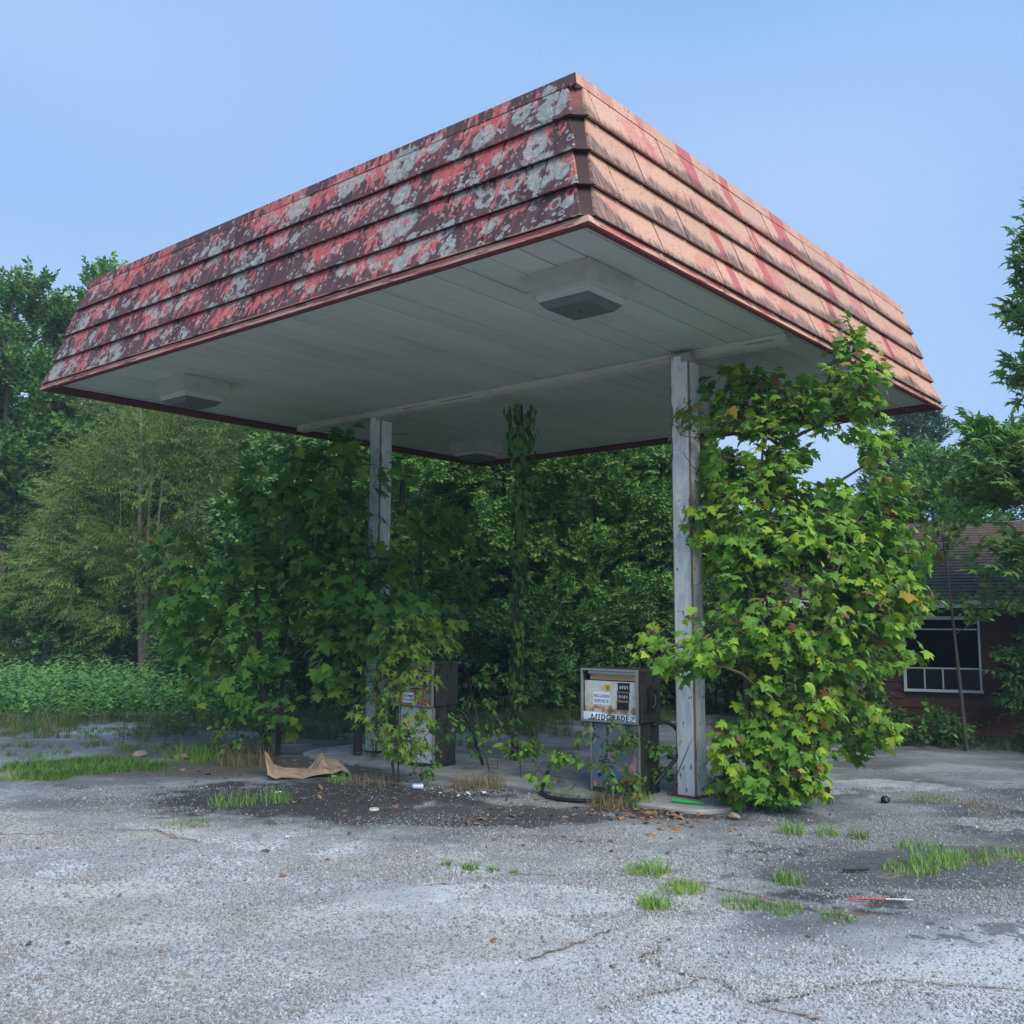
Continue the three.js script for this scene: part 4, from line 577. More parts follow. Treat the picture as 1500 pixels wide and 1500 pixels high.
function tree(o) {
  const R = rng(o.seed * 131 + 7), g = thing(o.name, o.label, o.category || 'tree', [o.x, 0, o.z], 0, o.group), sk = skeleton(o, R);
  mesh('trunk', sk.wood, o.bark || bark, g);
  const cr = o.cr || 0.5, per = o.per, kinds = o.sprigs, lists = kinds.map(() => []);
  for (const c of sk.clumps) {
    const ax = sk.axis(Math.min(o.h, c.y * 0.8)), out = c.clone().sub(ax).normalize(), light = 0.62 + 0.7 * R();
    for (let i = 0; i < per; i++) {
      const d = V(gauss(R), gauss(R) * 0.75, gauss(R)).multiplyScalar(cr), p = c.clone().add(d); if (p.y < 0.1) continue;
      const dir = out.clone().multiplyScalar(0.7).add(d.clone().multiplyScalar(0.9 / cr)).add(V(gauss(R) * 0.6, (o.rise ?? 0.1) + gauss(R) * 0.5, gauss(R) * 0.6));
      const w = p.clone().add(V(o.x, 0, o.z)); if (inCanopy(w.x, w.z) && w.y > 4.35) continue;
      lists[Math.floor(R() * kinds.length)].push([p, aim(dir, V(gauss(R) * 0.6, 1, gauss(R) * 0.6)), (o.size || 1) * (0.75 + 0.5 * R()), tintOf(o, R, light)]);
    }
  }
  lists.forEach((l, k) => {
    if (!l.length) return; const im = new THREE.InstancedMesh(kinds[k], o.leafMat || white, l.length), c = new THREE.Color();
    l.forEach(([p, q, s, t], i) => { im.setMatrixAt(i, _m.compose(p, q, V(s, s, s))); im.setColorAt(i, c.setRGB(...t)); });
    im.name = 'crown'; im.userData = { kind: 'stuff' }; shade(im); g.add(im);
  });
  return g;
}
const matCache = {};
function toneMat(t, tr) { const k = t.map((v) => v.toFixed(3)).join() + tr; return matCache[k] || (matCache[k] = leafMat(t[0], t[1], t[2], tr)); }
const pick = (o, t) => o.accents && t > 0.972 ? o.accents[Math.floor((t - 0.972) * 35.7 * 0.999 * o.accents.length)] : o.tints[Math.floor(Math.pow(t, o.rare || 1.5) * 0.9999 * o.tints.length)];
function sapling(o) { // large leaves: the nearest ones are parts of their own, the rest one mass
  const R = rng(o.seed * 977 + 3), g = thing(o.name, o.label, o.category || 'sapling', [o.x, 0, o.z], 0, o.group), sk = skeleton(o, R), L0 = [];
  const stalks = [];
  for (const c of sk.clumps) {
    const ax = sk.axis(Math.min(o.h, c.y * 0.85)), out = c.clone().sub(ax); out.y *= 0.6; out.normalize();
    for (let i = 0; i < o.per; i++) {
      const d = V(gauss(R), gauss(R) * 0.85, gauss(R)).multiplyScalar(o.cr || 0.24), p = c.clone().add(d), s = o.size * (0.4 + 0.6 * R() + 0.45 * R() * R());
      const w = p.clone().add(V(o.x, 0, o.z)); if (p.y < 0.06 || (inCanopy(w.x, w.z) && w.y > 4.52)) continue; if (o.keepLeaf && !o.keepLeaf(w)) continue;
      const n = V(gauss(R) * 1.4, 0.45 + 0.5 * R(), gauss(R) * 1.4).addScaledVector(out, 0.35), tip = V(gauss(R) * 1.5, -0.2 - 0.6 * R(), gauss(R) * 1.5).addScaledVector(out, 0.4);
      L0.push({ p, q: aim(tip, n), s, t: R(), w }); if (i % 3 === 0) stalks.push(tube([c, c.clone().lerp(p, 0.6).add(V(0, 0.02, 0)), p], 0.005, 0.0025, 3, 2));
    }
  }
  mesh('stem', merge([sk.wood, ...stalks]), o.bark || bark, g);
  L0.sort((a, b) => a.w.distanceTo(camera.position) - b.w.distanceTo(camera.position));
  const near = Math.min(300, L0.length), geos = o.leaves, nT = o.tints.length;
  for (let i = 0; i < near; i++) { const l = L0[i], m = mesh('leaf', geos[i % geos.length], toneMat(pick(o, l.t), 0.4), g); m.position.copy(l.p); m.quaternion.copy(l.q); m.scale.setScalar(l.s); }
  const rest = L0.slice(near), c = new THREE.Color();
  geos.forEach((ge, k) => { const l = rest.filter((_, i) => i % geos.length === k); if (!l.length) return; const im = new THREE.InstancedMesh(ge, whiteThin, l.length); l.forEach((f, i) => { im.setMatrixAt(i, _m.compose(f.p, f.q, V(f.s, f.s, f.s))); const t = pick(o, f.t), kk = 0.8 + 0.4 * R(); im.setColorAt(i, c.setRGB(t[0] * kk, t[1] * kk, t[2] * kk)); }); im.name = 'foliage'; im.userData = { kind: 'stuff' }; shade(im); g.add(im); });
  return g;
}
// --- saplings round the pumps
const SYC_T = [[0.165, 0.36, 0.032], [0.135, 0.31, 0.032], [0.205, 0.41, 0.032], [0.11, 0.265, 0.032], [0.255, 0.45, 0.034], [0.17, 0.36, 0.05], [0.30, 0.46, 0.034], [0.125, 0.29, 0.04], [0.36, 0.45, 0.036]];
const rel = (bx, bz, list) => list.map((e) => [e[0] - bx, e[1], e[2] - bz, e[3], e[4], e[5], e[6]]);
sapling({ name: 'sycamore_sapling', label: 'bright yellow green sycamore sapling in front of the right column', x: 2.45, z: -9.9, h: 4.3, tr: 0.05, stems: 4, seed: 4, clumps: 900, per: 10, cr: 0.2, size: 0.11, limb: 0.4, late: 1, leaves: sycGeos, tints: SYC_T, rare: 1.1, accents: [[0.38, 0.24, 0.03], [0.34, 0.15, 0.03], [0.2, 0.09, 0.04]], lean: [0.5, 0.2], fork: 0.25, shell: 0.85, floor: 0.12,
  crown: rel(2.45, -9.9, [[3.03, 2.1, -9.75, 1.15, 0.88, 0.75, 0.95], [2.35, 3.6, -10.05, 0.72, 0.62, 0.5, 1.2], [3.36, 4.3, -9.45, 0.3, 0.5, 0.3, 1.8], [3.72, 3.2, -9.7, 0.26, 0.55, 0.35, 1.2], [1.62, 1.58, -9.35, 0.50, 0.26, 0.4, 1.3], [3.25, 0.9, -9.6, 0.5, 0.36, 0.45, 1.2], [2.5, 0.5, -9.65, 0.55, 0.55, 0.5, 2.2], [2.8, 1.35, -9.5, 0.6, 0.4, 0.4, 1.0], [2.5, 2.75, -9.95, 0.75, 0.65, 0.55, 1.25], [2.75, 4.1, -10.1, 0.6, 0.36, 0.4, 1.3], [3.68, 2.35, -9.75, 0.5, 0.72, 0.55, 1.1], [3.1, 3.95, -9.7, 0.32, 0.28, 0.3, 1.5], [1.98, 3.3, -9.95, 0.24, 0.75, 0.25, 1.2], [2.45, 4.3, -10.3, 0.5, 0.2, 0.35, 1.5], [3.5, 3.75, -9.55, 0.25, 0.35, 0.25, 2.0], [2.95, 3.3, -9.85, 0.4, 0.4, 0.35, 1.1]]),
  keepLeaf: (w) => !(w.x < 2.0 && w.y > 1.95 && w.z > -10.25 && Math.sin(w.y * 5.1) < 0.55) && !(w.x > 3.05 && w.x < 3.45 && w.y > 3.2 && w.y < 3.55) });
const DARK_T = [[0.12, 0.285, 0.04], [0.1, 0.25, 0.04], [0.14, 0.31, 0.04], [0.088, 0.22, 0.04], [0.165, 0.34, 0.04], [0.22, 0.35, 0.035]];
sapling({ name: 'sycamore_sapling', label: 'broad dark green sycamore sapling left of the left column', x: -3.17, z: -13.3, h: 3.9, tr: 0.055, stems: 2, seed: 9, clumps: 150, per: 8, cr: 0.3, size: 0.185, limb: 0.7, leaves: sycGeos, tints: DARK_T, fork: 0.7, shell: 0.6, floor: 0.4, bark: barkDark,
  crown: rel(-3.17, -13.3, [[-3.79, 2.0, -13.1, 0.85, 0.95, 0.7, 1], [-2.95, 3.05, -13.3, 1.0, 0.75, 0.7, 0.9], [-3.3, 0.95, -13.0, 0.75, 0.5, 0.5, 1], [-4.5, 2.75, -12.9, 0.45, 0.3, 0.35, 1.3], [-3.7, 3.65, -13.2, 0.45, 0.4, 0.4, 1.2]]) });
sapling({ name: 'sycamore_sapling', label: 'dark sycamore sapling growing round the left column above the left pump', x: -2.05, z: -13.15, h: 4.2, tr: 0.06, stems: 1, seed: 14, clumps: 195, per: 8, cr: 0.3, size: 0.18, limb: 0.7, leaves: sycGeos, tints: DARK_T, fork: 0.9, shell: 0.6, floor: 0.9, lean: [-0.15, 0], bark: barkDark,
  crown: rel(-2.05, -13.15, [[-2.45, 3.75, -13.1, 0.7, 0.72, 0.55, 1.0], [-2.3, 2.3, -13.0, 0.75, 0.85, 0.6, 0.9], [-0.95, 2.6, -13.9, 0.55, 0.85, 0.5, 0.8], [-1.35, 1.62, -12.7, 0.7, 0.42, 0.5, 1.1], [-2.3, 1.2, -12.8, 0.5, 0.35, 0.4, 0.9], [-1.25, 1.75, -11.9, 0.55, 0.35, 0.4, 1.2], [-1.72, 1.2, -12.6, 0.35, 0.7, 0.3, 1.8]]), keepLeaf: (w) => !(w.x > -1.98 && w.x < -1.62 && w.y > 2.5 && w.y < 4.5 && w.z > -13.7 && (w.y * 1.7 % 1) > 0.55) });
const GUM_T = [[0.19, 0.34, 0.04], [0.15, 0.3, 0.04], [0.23, 0.35, 0.036], [0.13, 0.26, 0.04], [0.28, 0.35, 0.036]];
sapling({ name: 'sweetgum_sapling', label: 'small star leaved sapling in front of the left pump', x: -1.28, z: -11.3, h: 1.9, tr: 0.016, stems: 2, seed: 21, clumps: 88, per: 7, cr: 0.16, size: 0.13, leaves: starGeos, tints: GUM_T, rare: 1.1, accents: [[0.28, 0.17, 0.03], [0.22, 0.09, 0.03]], limb: 0.9, fork: 0.2, floor: 0.15, shell: 0.7,
  crown: rel(-1.28, -11.3, [[-1.12, 1.65, -11.35, 0.45, 0.3, 0.3], [-1.12, 1.2, -11.2, 0.32, 0.35, 0.25, 1.6], [-1.45, 1.3, -11.3, 0.25, 0.35, 0.2, 1.3], [-1.12, 0.62, -11.1, 0.2, 0.38, 0.2, 1.4], [-1.5, 0.7, -11.2, 0.26, 0.42, 0.22, 1.3]]) });
sapling({ name: 'sweetgum_seedling', label: 'tiny yellowing star leaved seedling at the foot of the right pump', category: 'seedling', x: 1.22, z: -9.95, h: 0.3, tr: 0.006, seed: 23, clumps: 7, per: 4, cr: 0.07, size: 0.12, leaves: starGeos, tints: [[0.17, 0.2, 0.025], [0.2, 0.19, 0.04], [0.11, 0.19, 0.03]], limb: 1, fork: 0.05, floor: 0.05, crown: [[0, 0.2, 0, 0.15, 0.1, 0.12]] });
const HERB_T = [[0.10, 0.25, 0.045], [0.125, 0.28, 0.045], [0.085, 0.21, 0.045], [0.16, 0.32, 0.045]];
const herbs = [['leafy_shrub', 'oval leaved shrub climbing the base of the right pump', 0.98, -10.05, 0.85, [[0.0, 0.66, 0, 0.32, 0.2, 0.22], [0.1, 0.3, 0, 0.25, 0.22, 0.2], [-0.28, 0.42, 0.05, 0.16, 0.1, 0.14]], 34, 0.085, 31], ['leafy_shrub', 'dark shrub between the right pump and the column', 1.52, -10.35, 0.7, [[0, 0.4, 0, 0.22, 0.3, 0.2]], 22, 0.075, 32], ['leafy_shrub', 'low leafy shrub at the bottom of the left pump', -0.98, -11.1, 0.55, [[0, 0.3, 0, 0.22, 0.2, 0.16], [0.28, 0.62, -0.1, 0.25, 0.16, 0.16]], 24, 0.09, 33], ['leafy_shrub', 'thin shrub with drooping twigs in the middle of the island', -0.2, -11.9, 1.3, [[0, 1.0, 0, 0.45, 0.3, 0.35], [0.35, 0.55, 0.1, 0.5, 0.16, 0.3], [-0.2, 0.45, 0.1, 0.3, 0.22, 0.3]], 46, 0.085, 34], ['leafy_shrub', 'light green seedling left of the right pump', 0.52, -10.6, 0.45, [[0, 0.36, 0, 0.2, 0.08, 0.14], [-0.2, 0.2, 0.05, 0.14, 0.07, 0.1]], 14, 0.095, 35], ['leafy_shrub', 'leggy seedling behind the bent hose', 0.12, -11.3, 0.5, [[0, 0.38, 0, 0.24, 0.1, 0.16]], 13, 0.1, 36], ['leafy_shrub', 'dark shrub at the foot of the sycamore trunk', 1.98, -9.85, 0.5, [[0.15, 0.25, 0, 0.22, 0.2, 0.2]], 14, 0.1, 37], ['leafy_shrub', 'ragged shrub at the foot of the broad sapling', -3.55, -12.9, 0.7, [[0, 0.35, 0, 0.4, 0.25, 0.3]], 26, 0.1, 38]];
for (const [name, label, x, z, h, crown, clumps, size, seed] of herbs) sapling({ name, label, category: 'shrub', group: 'shrubs round the pumps', x, z, h, tr: 0.009, stems: 2, seed, clumps, per: 6, cr: 0.1, size, leaves: ovalGeos, tints: seed > 34 && seed < 37 ? [[0.2, 0.4, 0.04], [0.16, 0.34, 0.04]] : HERB_T, limb: 0.9, fork: 0.05, floor: 0.06, shell: 0.7, crown });
{ // vine climbing to the soffit
  const R = rng(61), g = thing('climbing_vine', 'dark vine rising from the island to the soffit between the columns', 'vine', [0.13, 0, -12.7]), wood = [], lv = [];
  for (let k = 0; k < 5; k++) { const pts = []; for (let i = 0; i <= 9; i++) pts.push(V((R() - 0.5) * 0.12 - 0.12 * (1 - i / 9), i / 9 * 4.62, (R() - 0.5) * 0.1)); wood.push(tube(pts, 0.012, 0.006, 4, 27)); }
  mesh('stem', merge(wood), barkDark, g);
  for (let i = 0; i < 640; i++) { const y = 4.66 * Math.pow(R(), 0.8), w = y > 3.4 ? 0.17 + 0.05 * (y - 3.4) : y > 2.3 ? 0.12 : 0.1, a = R() * 6.28, r = w * Math.sqrt(R()); if (y > 4.6 || (y < 2.6 && R() < 0.55)) continue; const out = V(Math.cos(a), 0, Math.sin(a)); lv.push({ p: V(out.x * r - 0.1 * (1 - y / 4.6), y, out.z * r), q: aim(V(gauss(R) * 0.5, -1, gauss(R) * 0.5).addScaledVector(out, 0.4), out.clone().add(V(gauss(R) * 0.5, 0.3, gauss(R) * 0.5))), s: 0.085 + 0.05 * R(), d: out.z }); }
  lv.sort((a, b) => b.d - a.d); const tm = [[0.085, 0.19, 0.04], [0.1, 0.215, 0.042], [0.075, 0.17, 0.038], [0.12, 0.24, 0.042]].map((t) => leafMat(...t, 0.25));
  lv.slice(0, 260).forEach((l, i) => { const m = mesh('leaf', ovalGeos[i % 2], tm[i % 4], g); m.position.copy(l.p); m.quaternion.copy(l.q); m.scale.setScalar(l.s); });
  const rest = lv.slice(260), im = new THREE.InstancedMesh(ovalGeos[1], tm[0], rest.length); rest.forEach((l, i) => im.setMatrixAt(i, _m.compose(l.p, l.q, V(l.s, l.s, l.s)))); im.name = 'foliage'; im.userData = { kind: 'stuff' }; shade(im); g.add(im);
}
// --- the wood behind
const WOOD_T = [[0.12, 0.265, 0.066], [0.1, 0.235, 0.066], [0.15, 0.30, 0.07], [0.088, 0.205, 0.06], [0.185, 0.34, 0.07]];
function woodTree(x, z, h, w, seed, label, group, extra = {}) {
  const R = rng(seed * 17 + 1), crown = [[0, h * 0.62, 0, w * 0.75, h * 0.33, w * 0.75], [w * 0.3 * (R() - 0.5), h * 0.84, 0, w * 0.5, h * 0.16, w * 0.5], [w * 0.5, h * 0.45, 0.2, w * 0.55, h * 0.2, w * 0.5], [-w * 0.5, h * 0.4, 0.3, w * 0.55, h * 0.2, w * 0.5], [w * (R() - 0.5), h * 0.25, w * 0.5, w * 0.5, h * 0.13, w * 0.4]];
  return tree({ name: 'broadleaf_tree', label, group, x, z, h, tr: 0.05 + h * 0.011, seed, crown, clumps: 100, per: 26, cr: 0.62, size: 0.95, sprigs: [...S_broad, ...S_fine], tints: WOOD_T, limb: 0.45, bark, ...extra });
}
[[-17.2, -29, 11.2, 2.6], [-14.6, -28, 12.0, 2.4], [-12.6, -29.5, 12.6, 2.3], [-11.2, -31, 11.4, 2.2]].forEach(([x, z, h, w], i) => woodTree(x, z, h, w, 101 + i, ['tall dark broadleaf tree cut by the left picture edge', 'tall dark tree rising left of the canopy corner', 'tallest tree peeping over the left canopy corner', 'tall tree just behind the canopy\'s left corner'][i], 'tall trees at left', { clumps: 135, per: 30, rise: 0.35, cr: 0.7 }));
[[-8.2, -30, 9.5, 2.4], [-5.2, -28, 9, 2.4], [-2.4, -27, 8.8, 2.3], [0.4, -26, 8.8, 2.3], [3.0, -26.5, 8.2, 2.0]].forEach(([x, z, h, w], i) => woodTree(x, z, h, w, 111 + i, 'dense broadleaf tree deep in the wood behind the canopy', 'trees deep in the wood'));
[[-4.6, -21.5, 6.8, 1.9], [-2.3, -20.6, 7.0, 1.9], [-0.2, -21.2, 6.6, 1.8], [1.7, -20.2, 6.9, 1.8], [3.4, -21, 6.3, 1.5]].forEach(([x, z, h, w], i) => woodTree(x, z, h, w, 121 + i, ['leafy tree seen left of the left column', 'leafy tree seen just right of the left column', 'leafy tree behind the far canopy corner', 'leafy tree behind the hanging vine', 'leafy tree seen just left of the right column'][i], 'trees along the near edge of the wood', { sprigs: i % 2 ? S_fine : [...S_broad, ...S_oval], tints: i % 2 ? [[0.15, 0.31, 0.06], [0.175, 0.35, 0.065], [0.12, 0.27, 0.06], [0.21, 0.4, 0.07]] : WOOD_T, clumps: 84, per: 28, cr: 0.55, bark: barkDark }));
[[-24, -36], [-20.5, -37], [-17.5, -36.5], [-14.5, -36], [-11.5, -37], [-8.5, -36], [-5.5, -35], [-2.5, -35], [0.5, -34], [3.5, -34]].forEach(([x, z], i) => woodTree(x, z, 9.6 + (i % 3) * 0.6, 2.7, 131 + i, 'farthest tree closing the wood at the back', 'farthest trees of the wood', { clumps: 60, per: 20, size: 1.5, cr: 0.8 }));
tree({ name: 'willow_tree', label: 'wispy olive willow with narrow leaves at left below the canopy', x: -9.6, z: -26, h: 8.2, tr: 0.12, seed: 141, stems: 3, clumps: 300, per: 34, cr: 0.65, size: 0.8, sprigs: S_slim, rise: -0.1, tints: [[0.185, 0.285, 0.055], [0.16, 0.265, 0.055], [0.215, 0.30, 0.06], [0.135, 0.25, 0.055], [0.23, 0.27, 0.06]], limb: 0.4, late: 1, fork: 2.0, bark: barkPale, floor: 1.0,
  crown: [[0.6, 4.6, 0, 3.3, 2.6, 2.2], [-1.6, 2.6, 0.4, 1.9, 1.5, 1.6], [2.4, 3.0, 0.5, 2.4, 1.7, 1.6], [0.4, 6.8, 0, 2.2, 1.2, 1.6]] });
[[-14.5, -24.8, 2.2], [-12.2, -25.5, 2.6], [-7.6, -24.5, 2.3], [-6.2, -21.5, 2.4], [-4.4, -19.8, 2.1], [-2.6, -19.2, 2.4], [-1.0, -19.6, 1.9], [0.7, -19.0, 2.3], [2.3, -19.3, 2.2], [3.9, -19.2, 2.6], [-18, -27, 2.8], [-16, -31, 3.2], [-13.5, -32.5, 3.2], [-10.5, -29.5, 3.0], [-9, -33, 3.2], [-6.5, -31, 3.2], [-4, -24, 3], [-1.5, -24, 3], [1, -23.5, 3], [3.4, -24, 3], [5.2, -23, 2.2], [6.6, -24, 2.2], [-13, -34.5, 4.2], [-10.8, -33.5, 4], [-16, -34.5, 4.2], [-7.5, -33.5, 4], [-14.6, -27.4, 2.6], [-11.6, -28, 2.8]].forEach(([x, z, h], i) => tree({ name: 'understory_bush', label: ['shady bush at the left edge of the wood behind the weeds', 'tall shady bush left of the willow trunk', 'shady bush right of the willow trunk', 'shady bush behind the broad sapling', 'shady bush behind the left column', 'tall bush behind the left pump', 'low bush right of the left pump', 'bush behind the climbing vine', 'bush behind the right pump', 'tall bush just left of the right column'][i] || 'shady bush deep at the foot of the wood', category: 'bush', group: 'bushes at the foot of the wood', x, z, h, tr: 0.03, stems: 3, seed: 151 + i, clumps: 42, per: 22, cr: 0.42, size: 0.85, sprigs: i % 2 ? S_fine : S_oval, tints: WOOD_T, limb: 0.5, crown: [[0, h * 0.5, 0, 1.3, h * 0.5, 0.9]], floor: 0.1 }));
// --- trees round the house
tree({ name: 'sweetgum_tree', label: 'tall sweetgum at the right picture edge in front of the house', x: 7.75, z: -13.5, h: 8.0, tr: 0.11, seed: 161, clumps: 170, per: 13, cr: 0.3, size: 0.9, sprigs: S_star, tints: [[0.125, 0.28, 0.05], [0.15, 0.31, 0.05], [0.105, 0.24, 0.05], [0.18, 0.35, 0.055], [0.21, 0.31, 0.05]], limb: 0.6, floor: 0.8, crown: [[0.15, 5.6, 0, 0.6, 2.0, 0.7], [-0.9, 3.9, 0, 0.45, 0.6, 0.4, 1.5], [0.5, 3.4, 0.2, 0.8, 1.0, 0.8], [-0.35, 2.5, 0.2, 0.5, 0.3, 0.4, 0.8], [0.1, 1.6, 0.2, 0.35, 0.5, 0.4, 0.7]] });
[[10.6, -24.5, 6.0, 1.7], [12.6, -25.5, 6.6, 1.8], [8.6, -25.5, 4.9, 1.3], [14.4, -24, 7.2, 1.8]].forEach(([x, z, h, w], i) => woodTree(x, z, h, w, 171 + i, ['round green tree behind the house ridge', 'larger green tree behind the house roof at right', 'low green tree behind the left end of the house', 'green tree behind the house at the picture edge'][i], 'trees behind the house', { sprigs: S_fine, tints: [[0.14, 0.3, 0.06], [0.165, 0.34, 0.065], [0.115, 0.26, 0.058]] }));
woodTree(13.6, -33, 9.2, 1.9, 181, 'dark tree far off below the canopy\'s right tip', 'far tree', { sprigs: S_fine, tints: [[0.055, 0.125, 0.055], [0.065, 0.14, 0.058], [0.048, 0.11, 0.05]], clumps: 90, per: 26 });
tree({ name: 'slender_tree', label: 'slender young tree standing before the house window', x: 6.3, z: -13.9, h: 3.6, tr: 0.032, seed: 191, clumps: 30, per: 4, cr: 0.2, size: 0.85, sprigs: S_oval, tints: [[0.12, 0.26, 0.045], [0.145, 0.29, 0.05], [0.1, 0.22, 0.045], [0.2, 0.27, 0.045]], limb: 0.7, late: 1, fork: 1.0, floor: 1.2, lean: [-0.3, 0], bark: barkDark, crown: [[-0.15, 3.1, 0, 0.55, 0.6, 0.4], [0.25, 2.1, 0, 0.6, 0.4, 0.4]] });
[[7.75, -14.1, 1.6, 201, 'tangled vines over the right end of the house wall'], [4.75, -15.1, 1.5, 202, 'dark bush at the left corner of the house'], [5.35, -14.95, 0.4, 203, 'small bush under the wall left of the window'], [6.1, -14.6, 0.3, 204, 'low weed bush beneath the house window'], [7.6, -13.2, 0.6, 205, 'low bush at the right picture edge']].forEach(([x, z, h, seed, label]) => tree({ name: 'house_bush', label, category: 'bush', group: 'bushes against the house', x, z, h, tr: 0.015, stems: 3, seed, clumps: Math.round(6 + h * 18), per: 10, cr: 0.22, size: 0.75, sprigs: S_oval, tints: [[0.085, 0.19, 0.045], [0.1, 0.22, 0.048], [0.07, 0.16, 0.042]], limb: 0.8, floor: 0.08, crown: [[0, h * 0.52, 0, 0.35 + h * 0.22, h * 0.48, 0.3]] }));
// ---------------------------------------------------------------- grass, weeds, leaf litter
function blades(R, n, spread, h, w = 0.006) {
  const pos = [], idx = [], uv = [];
  for (let i = 0; i < n; i++) {
    const a = R() * 6.283, r = spread * Math.sqrt(R()), bx = Math.cos(a) * r, bz = Math.sin(a) * r, d = R() * 6.283, hh = h * (0.45 + 0.65 * R()), lean = hh * (0.2 + 0.6 * R()) , px = -Math.sin(d) * w, pz = Math.cos(d) * w, b = pos.length / 3;
    for (let k = 0; k <= 3; k++) { const f = k / 3, x = bx + Math.cos(d) * lean * f * f, z = bz + Math.sin(d) * lean * f * f, y = hh * f * (1 - 0.25 * f), ww = 1 - f * 0.92; pos.push(x - px * ww, y, z - pz * ww, x + px * ww, y, z + pz * ww); uv.push(0, f, 1, f); }
    for (let k = 0; k < 3; k++) { const q = b + k * 2; idx.push(q, q + 1, q + 2, q + 1, q + 3, q + 2); }
  }
  return geoFrom(pos, idx, uv);
}
const grassM = [leafMat(0.22, 0.40, 0.06, 0.35), leafMat(0.18, 0.33, 0.06, 0.35), leafMat(0.20, 0.27, 0.06, 0.35), leafMat(0.24, 0.20, 0.10, 0.3)];
const TUFTS = [[0.99, -7.45, 0.17, 0.12, 130, 0, 'thick grass tuft in the gravel, uppermost of the middle three'], [1.17, -6.97, 0.16, 0.10, 120, 0, 'grass tuft right of the crack end, middle of the three'], [0.92, -6.58, 0.11, 0.13, 100, 0, 'upright grass tuft at the end of the pavement crack'], [1.51, -6.63, 0.15, 0.07, 110, 1, 'low spreading grass patch right of the crack'], [1.74, -6.5, 0.13, 0.07, 90, 1, 'low grass patch beside the dark gravel'], [2.03, -6.35, 0.12, 0.05, 60, 1, 'thin grass patch nearest the straw'], [-0.3, -7.5, 0.07, 0.08, 60, 1, 'small grass tuft in the open gravel at centre'], [-0.14, -7.45, 0.05, 0.05, 30, 1, 'tiny grass tuft right of the small central one'], [-0.5, -7.62, 0.05, 0.06, 24, 2, 'sparse pale tuft left of the small central one'], [0.02, -7.4, 0.05, 0.04, 20, 2, 'faint pale tuft at the right of the central row'], [-2.95, -9.08, 0.22, 0.07, 70, 1, 'flat green tuft on the gravel below the oil stain'], [-2.75, -10.0, 0.28, 0.16, 90, 1, 'leafy grass clump growing on the oil stain'], [-2.35, -10.1, 0.18, 0.22, 60, 1, 'tall grass clump on the oil stain below the cardboard'], [1.95, -7.17, 0.10, 0.14, 60, 1, 'grass tuft with a tall stalk on the dark gravel'], [2.42, -8.70, 0.12, 0.16, 60, 0, 'first grass tuft along the asphalt joint'], [2.70, -8.64, 0.10, 0.14, 50, 0, 'second grass tuft along the asphalt joint'], [2.92, -8.54, 0.09, 0.14, 40, 2, 'third grass tuft along the asphalt joint'], [2.95, -7.5, 0.2, 0.09, 90, 0, 'left end of the long grass strip at right'], [3.2, -7.68, 0.2, 0.14, 110, 0, 'tallest part of the long grass strip at right'], [3.5, -7.82, 0.2, 0.11, 100, 0, 'middle of the long grass strip at right'], [3.85, -7.92, 0.2, 0.09, 80, 0, 'right end of the long grass strip'], [3.3, -8.15, 0.2, 0.12, 60, 1, 'thin grass above the long strip at right'], [4.3, -10.25, 0.22, 0.08, 70, 1, 'low grass line crossing the far asphalt'], [4.65, -9.95, 0.22, 0.07, 60, 3, 'dry end of the grass line on the far asphalt'], [-0.35, -11.0, 0.30, 0.22, 170, 3, 'drooping dry grass clump at the island edge'], [0.95, -9.95, 0.2, 0.26, 130, 3, 'long dry grass at the foot of the right pump'], [1.25, -10.05, 0.2, 0.2, 90, 1, 'grass clump between the right pump and column'], [-1.55, -11.2, 0.25, 0.16, 90, 3, 'dry grass below the left pump beside the can'], [-1.95, -11.35, 0.16, 0.14, 70, 1, 'grass growing out of the cardboard\'s right end'], [0.62, -10.45, 0.18, 0.12, 70, 2, 'sparse grass inside the bend of the hose'], [-3.35, -12.6, 0.35, 0.4, 160, 3, 'tall rank grass around the broad sapling\'s trunk'], [-4.1, -12.9, 0.4, 0.35, 140, 1, 'tall grass left of the broad sapling']];
TUFTS.forEach(([x, z, sp, h, n, m, label], i) => { const R = rng(300 + i), g = blades(R, Math.round(n * 1.3), sp, h, 0.0045); single('grass_tuft', label, 'grass', g, grassM[m], [x, groundY(x, z), z], R() * 6, 'grass tufts on the lot'); });
function field(name, label, category, geos, mat, place, N, seed, tints, smin, smax) {
  const R = rng(seed), lists = geos.map(() => []); let tries = 0, n = 0;
  while (n < N && tries++ < N * 20) { const p = place(R); if (!p) continue; n++; lists[Math.floor(R() * geos.length)].push([p, R() * 6.28, (smin + (smax - smin) * R()) * (0.65 + 0.7 * fbm(p.x * 0.9 + 40, p.z * 0.9, 3)), tints[Math.floor(R() * tints.length)], 0.75 + 0.5 * R()]); }
  lists.forEach((l) => { const im = new THREE.InstancedMesh(geos[lists.indexOf(l)], mat, l.length), c = new THREE.Color(); l.forEach(([p, a, s, t, k], i) => { im.setMatrixAt(i, _m.compose(p, new THREE.Quaternion().setFromAxisAngle(V(0, 1, 0), a), V(s, s, s))); im.setColorAt(i, c.setRGB(t[0] * k, t[1] * k, t[2] * k)); }); im.name = numbered(name); im.userData = { kind: 'stuff', label, category }; shade(im); scene.add(im); });
}
const R9 = rng(400), tuftG = [blades(R9, 26, 0.10, 0.2, 0.006), blades(R9, 22, 0.12, 0.16, 0.006)], tallG = [blades(R9, 16, 0.12, 0.5, 0.007)];
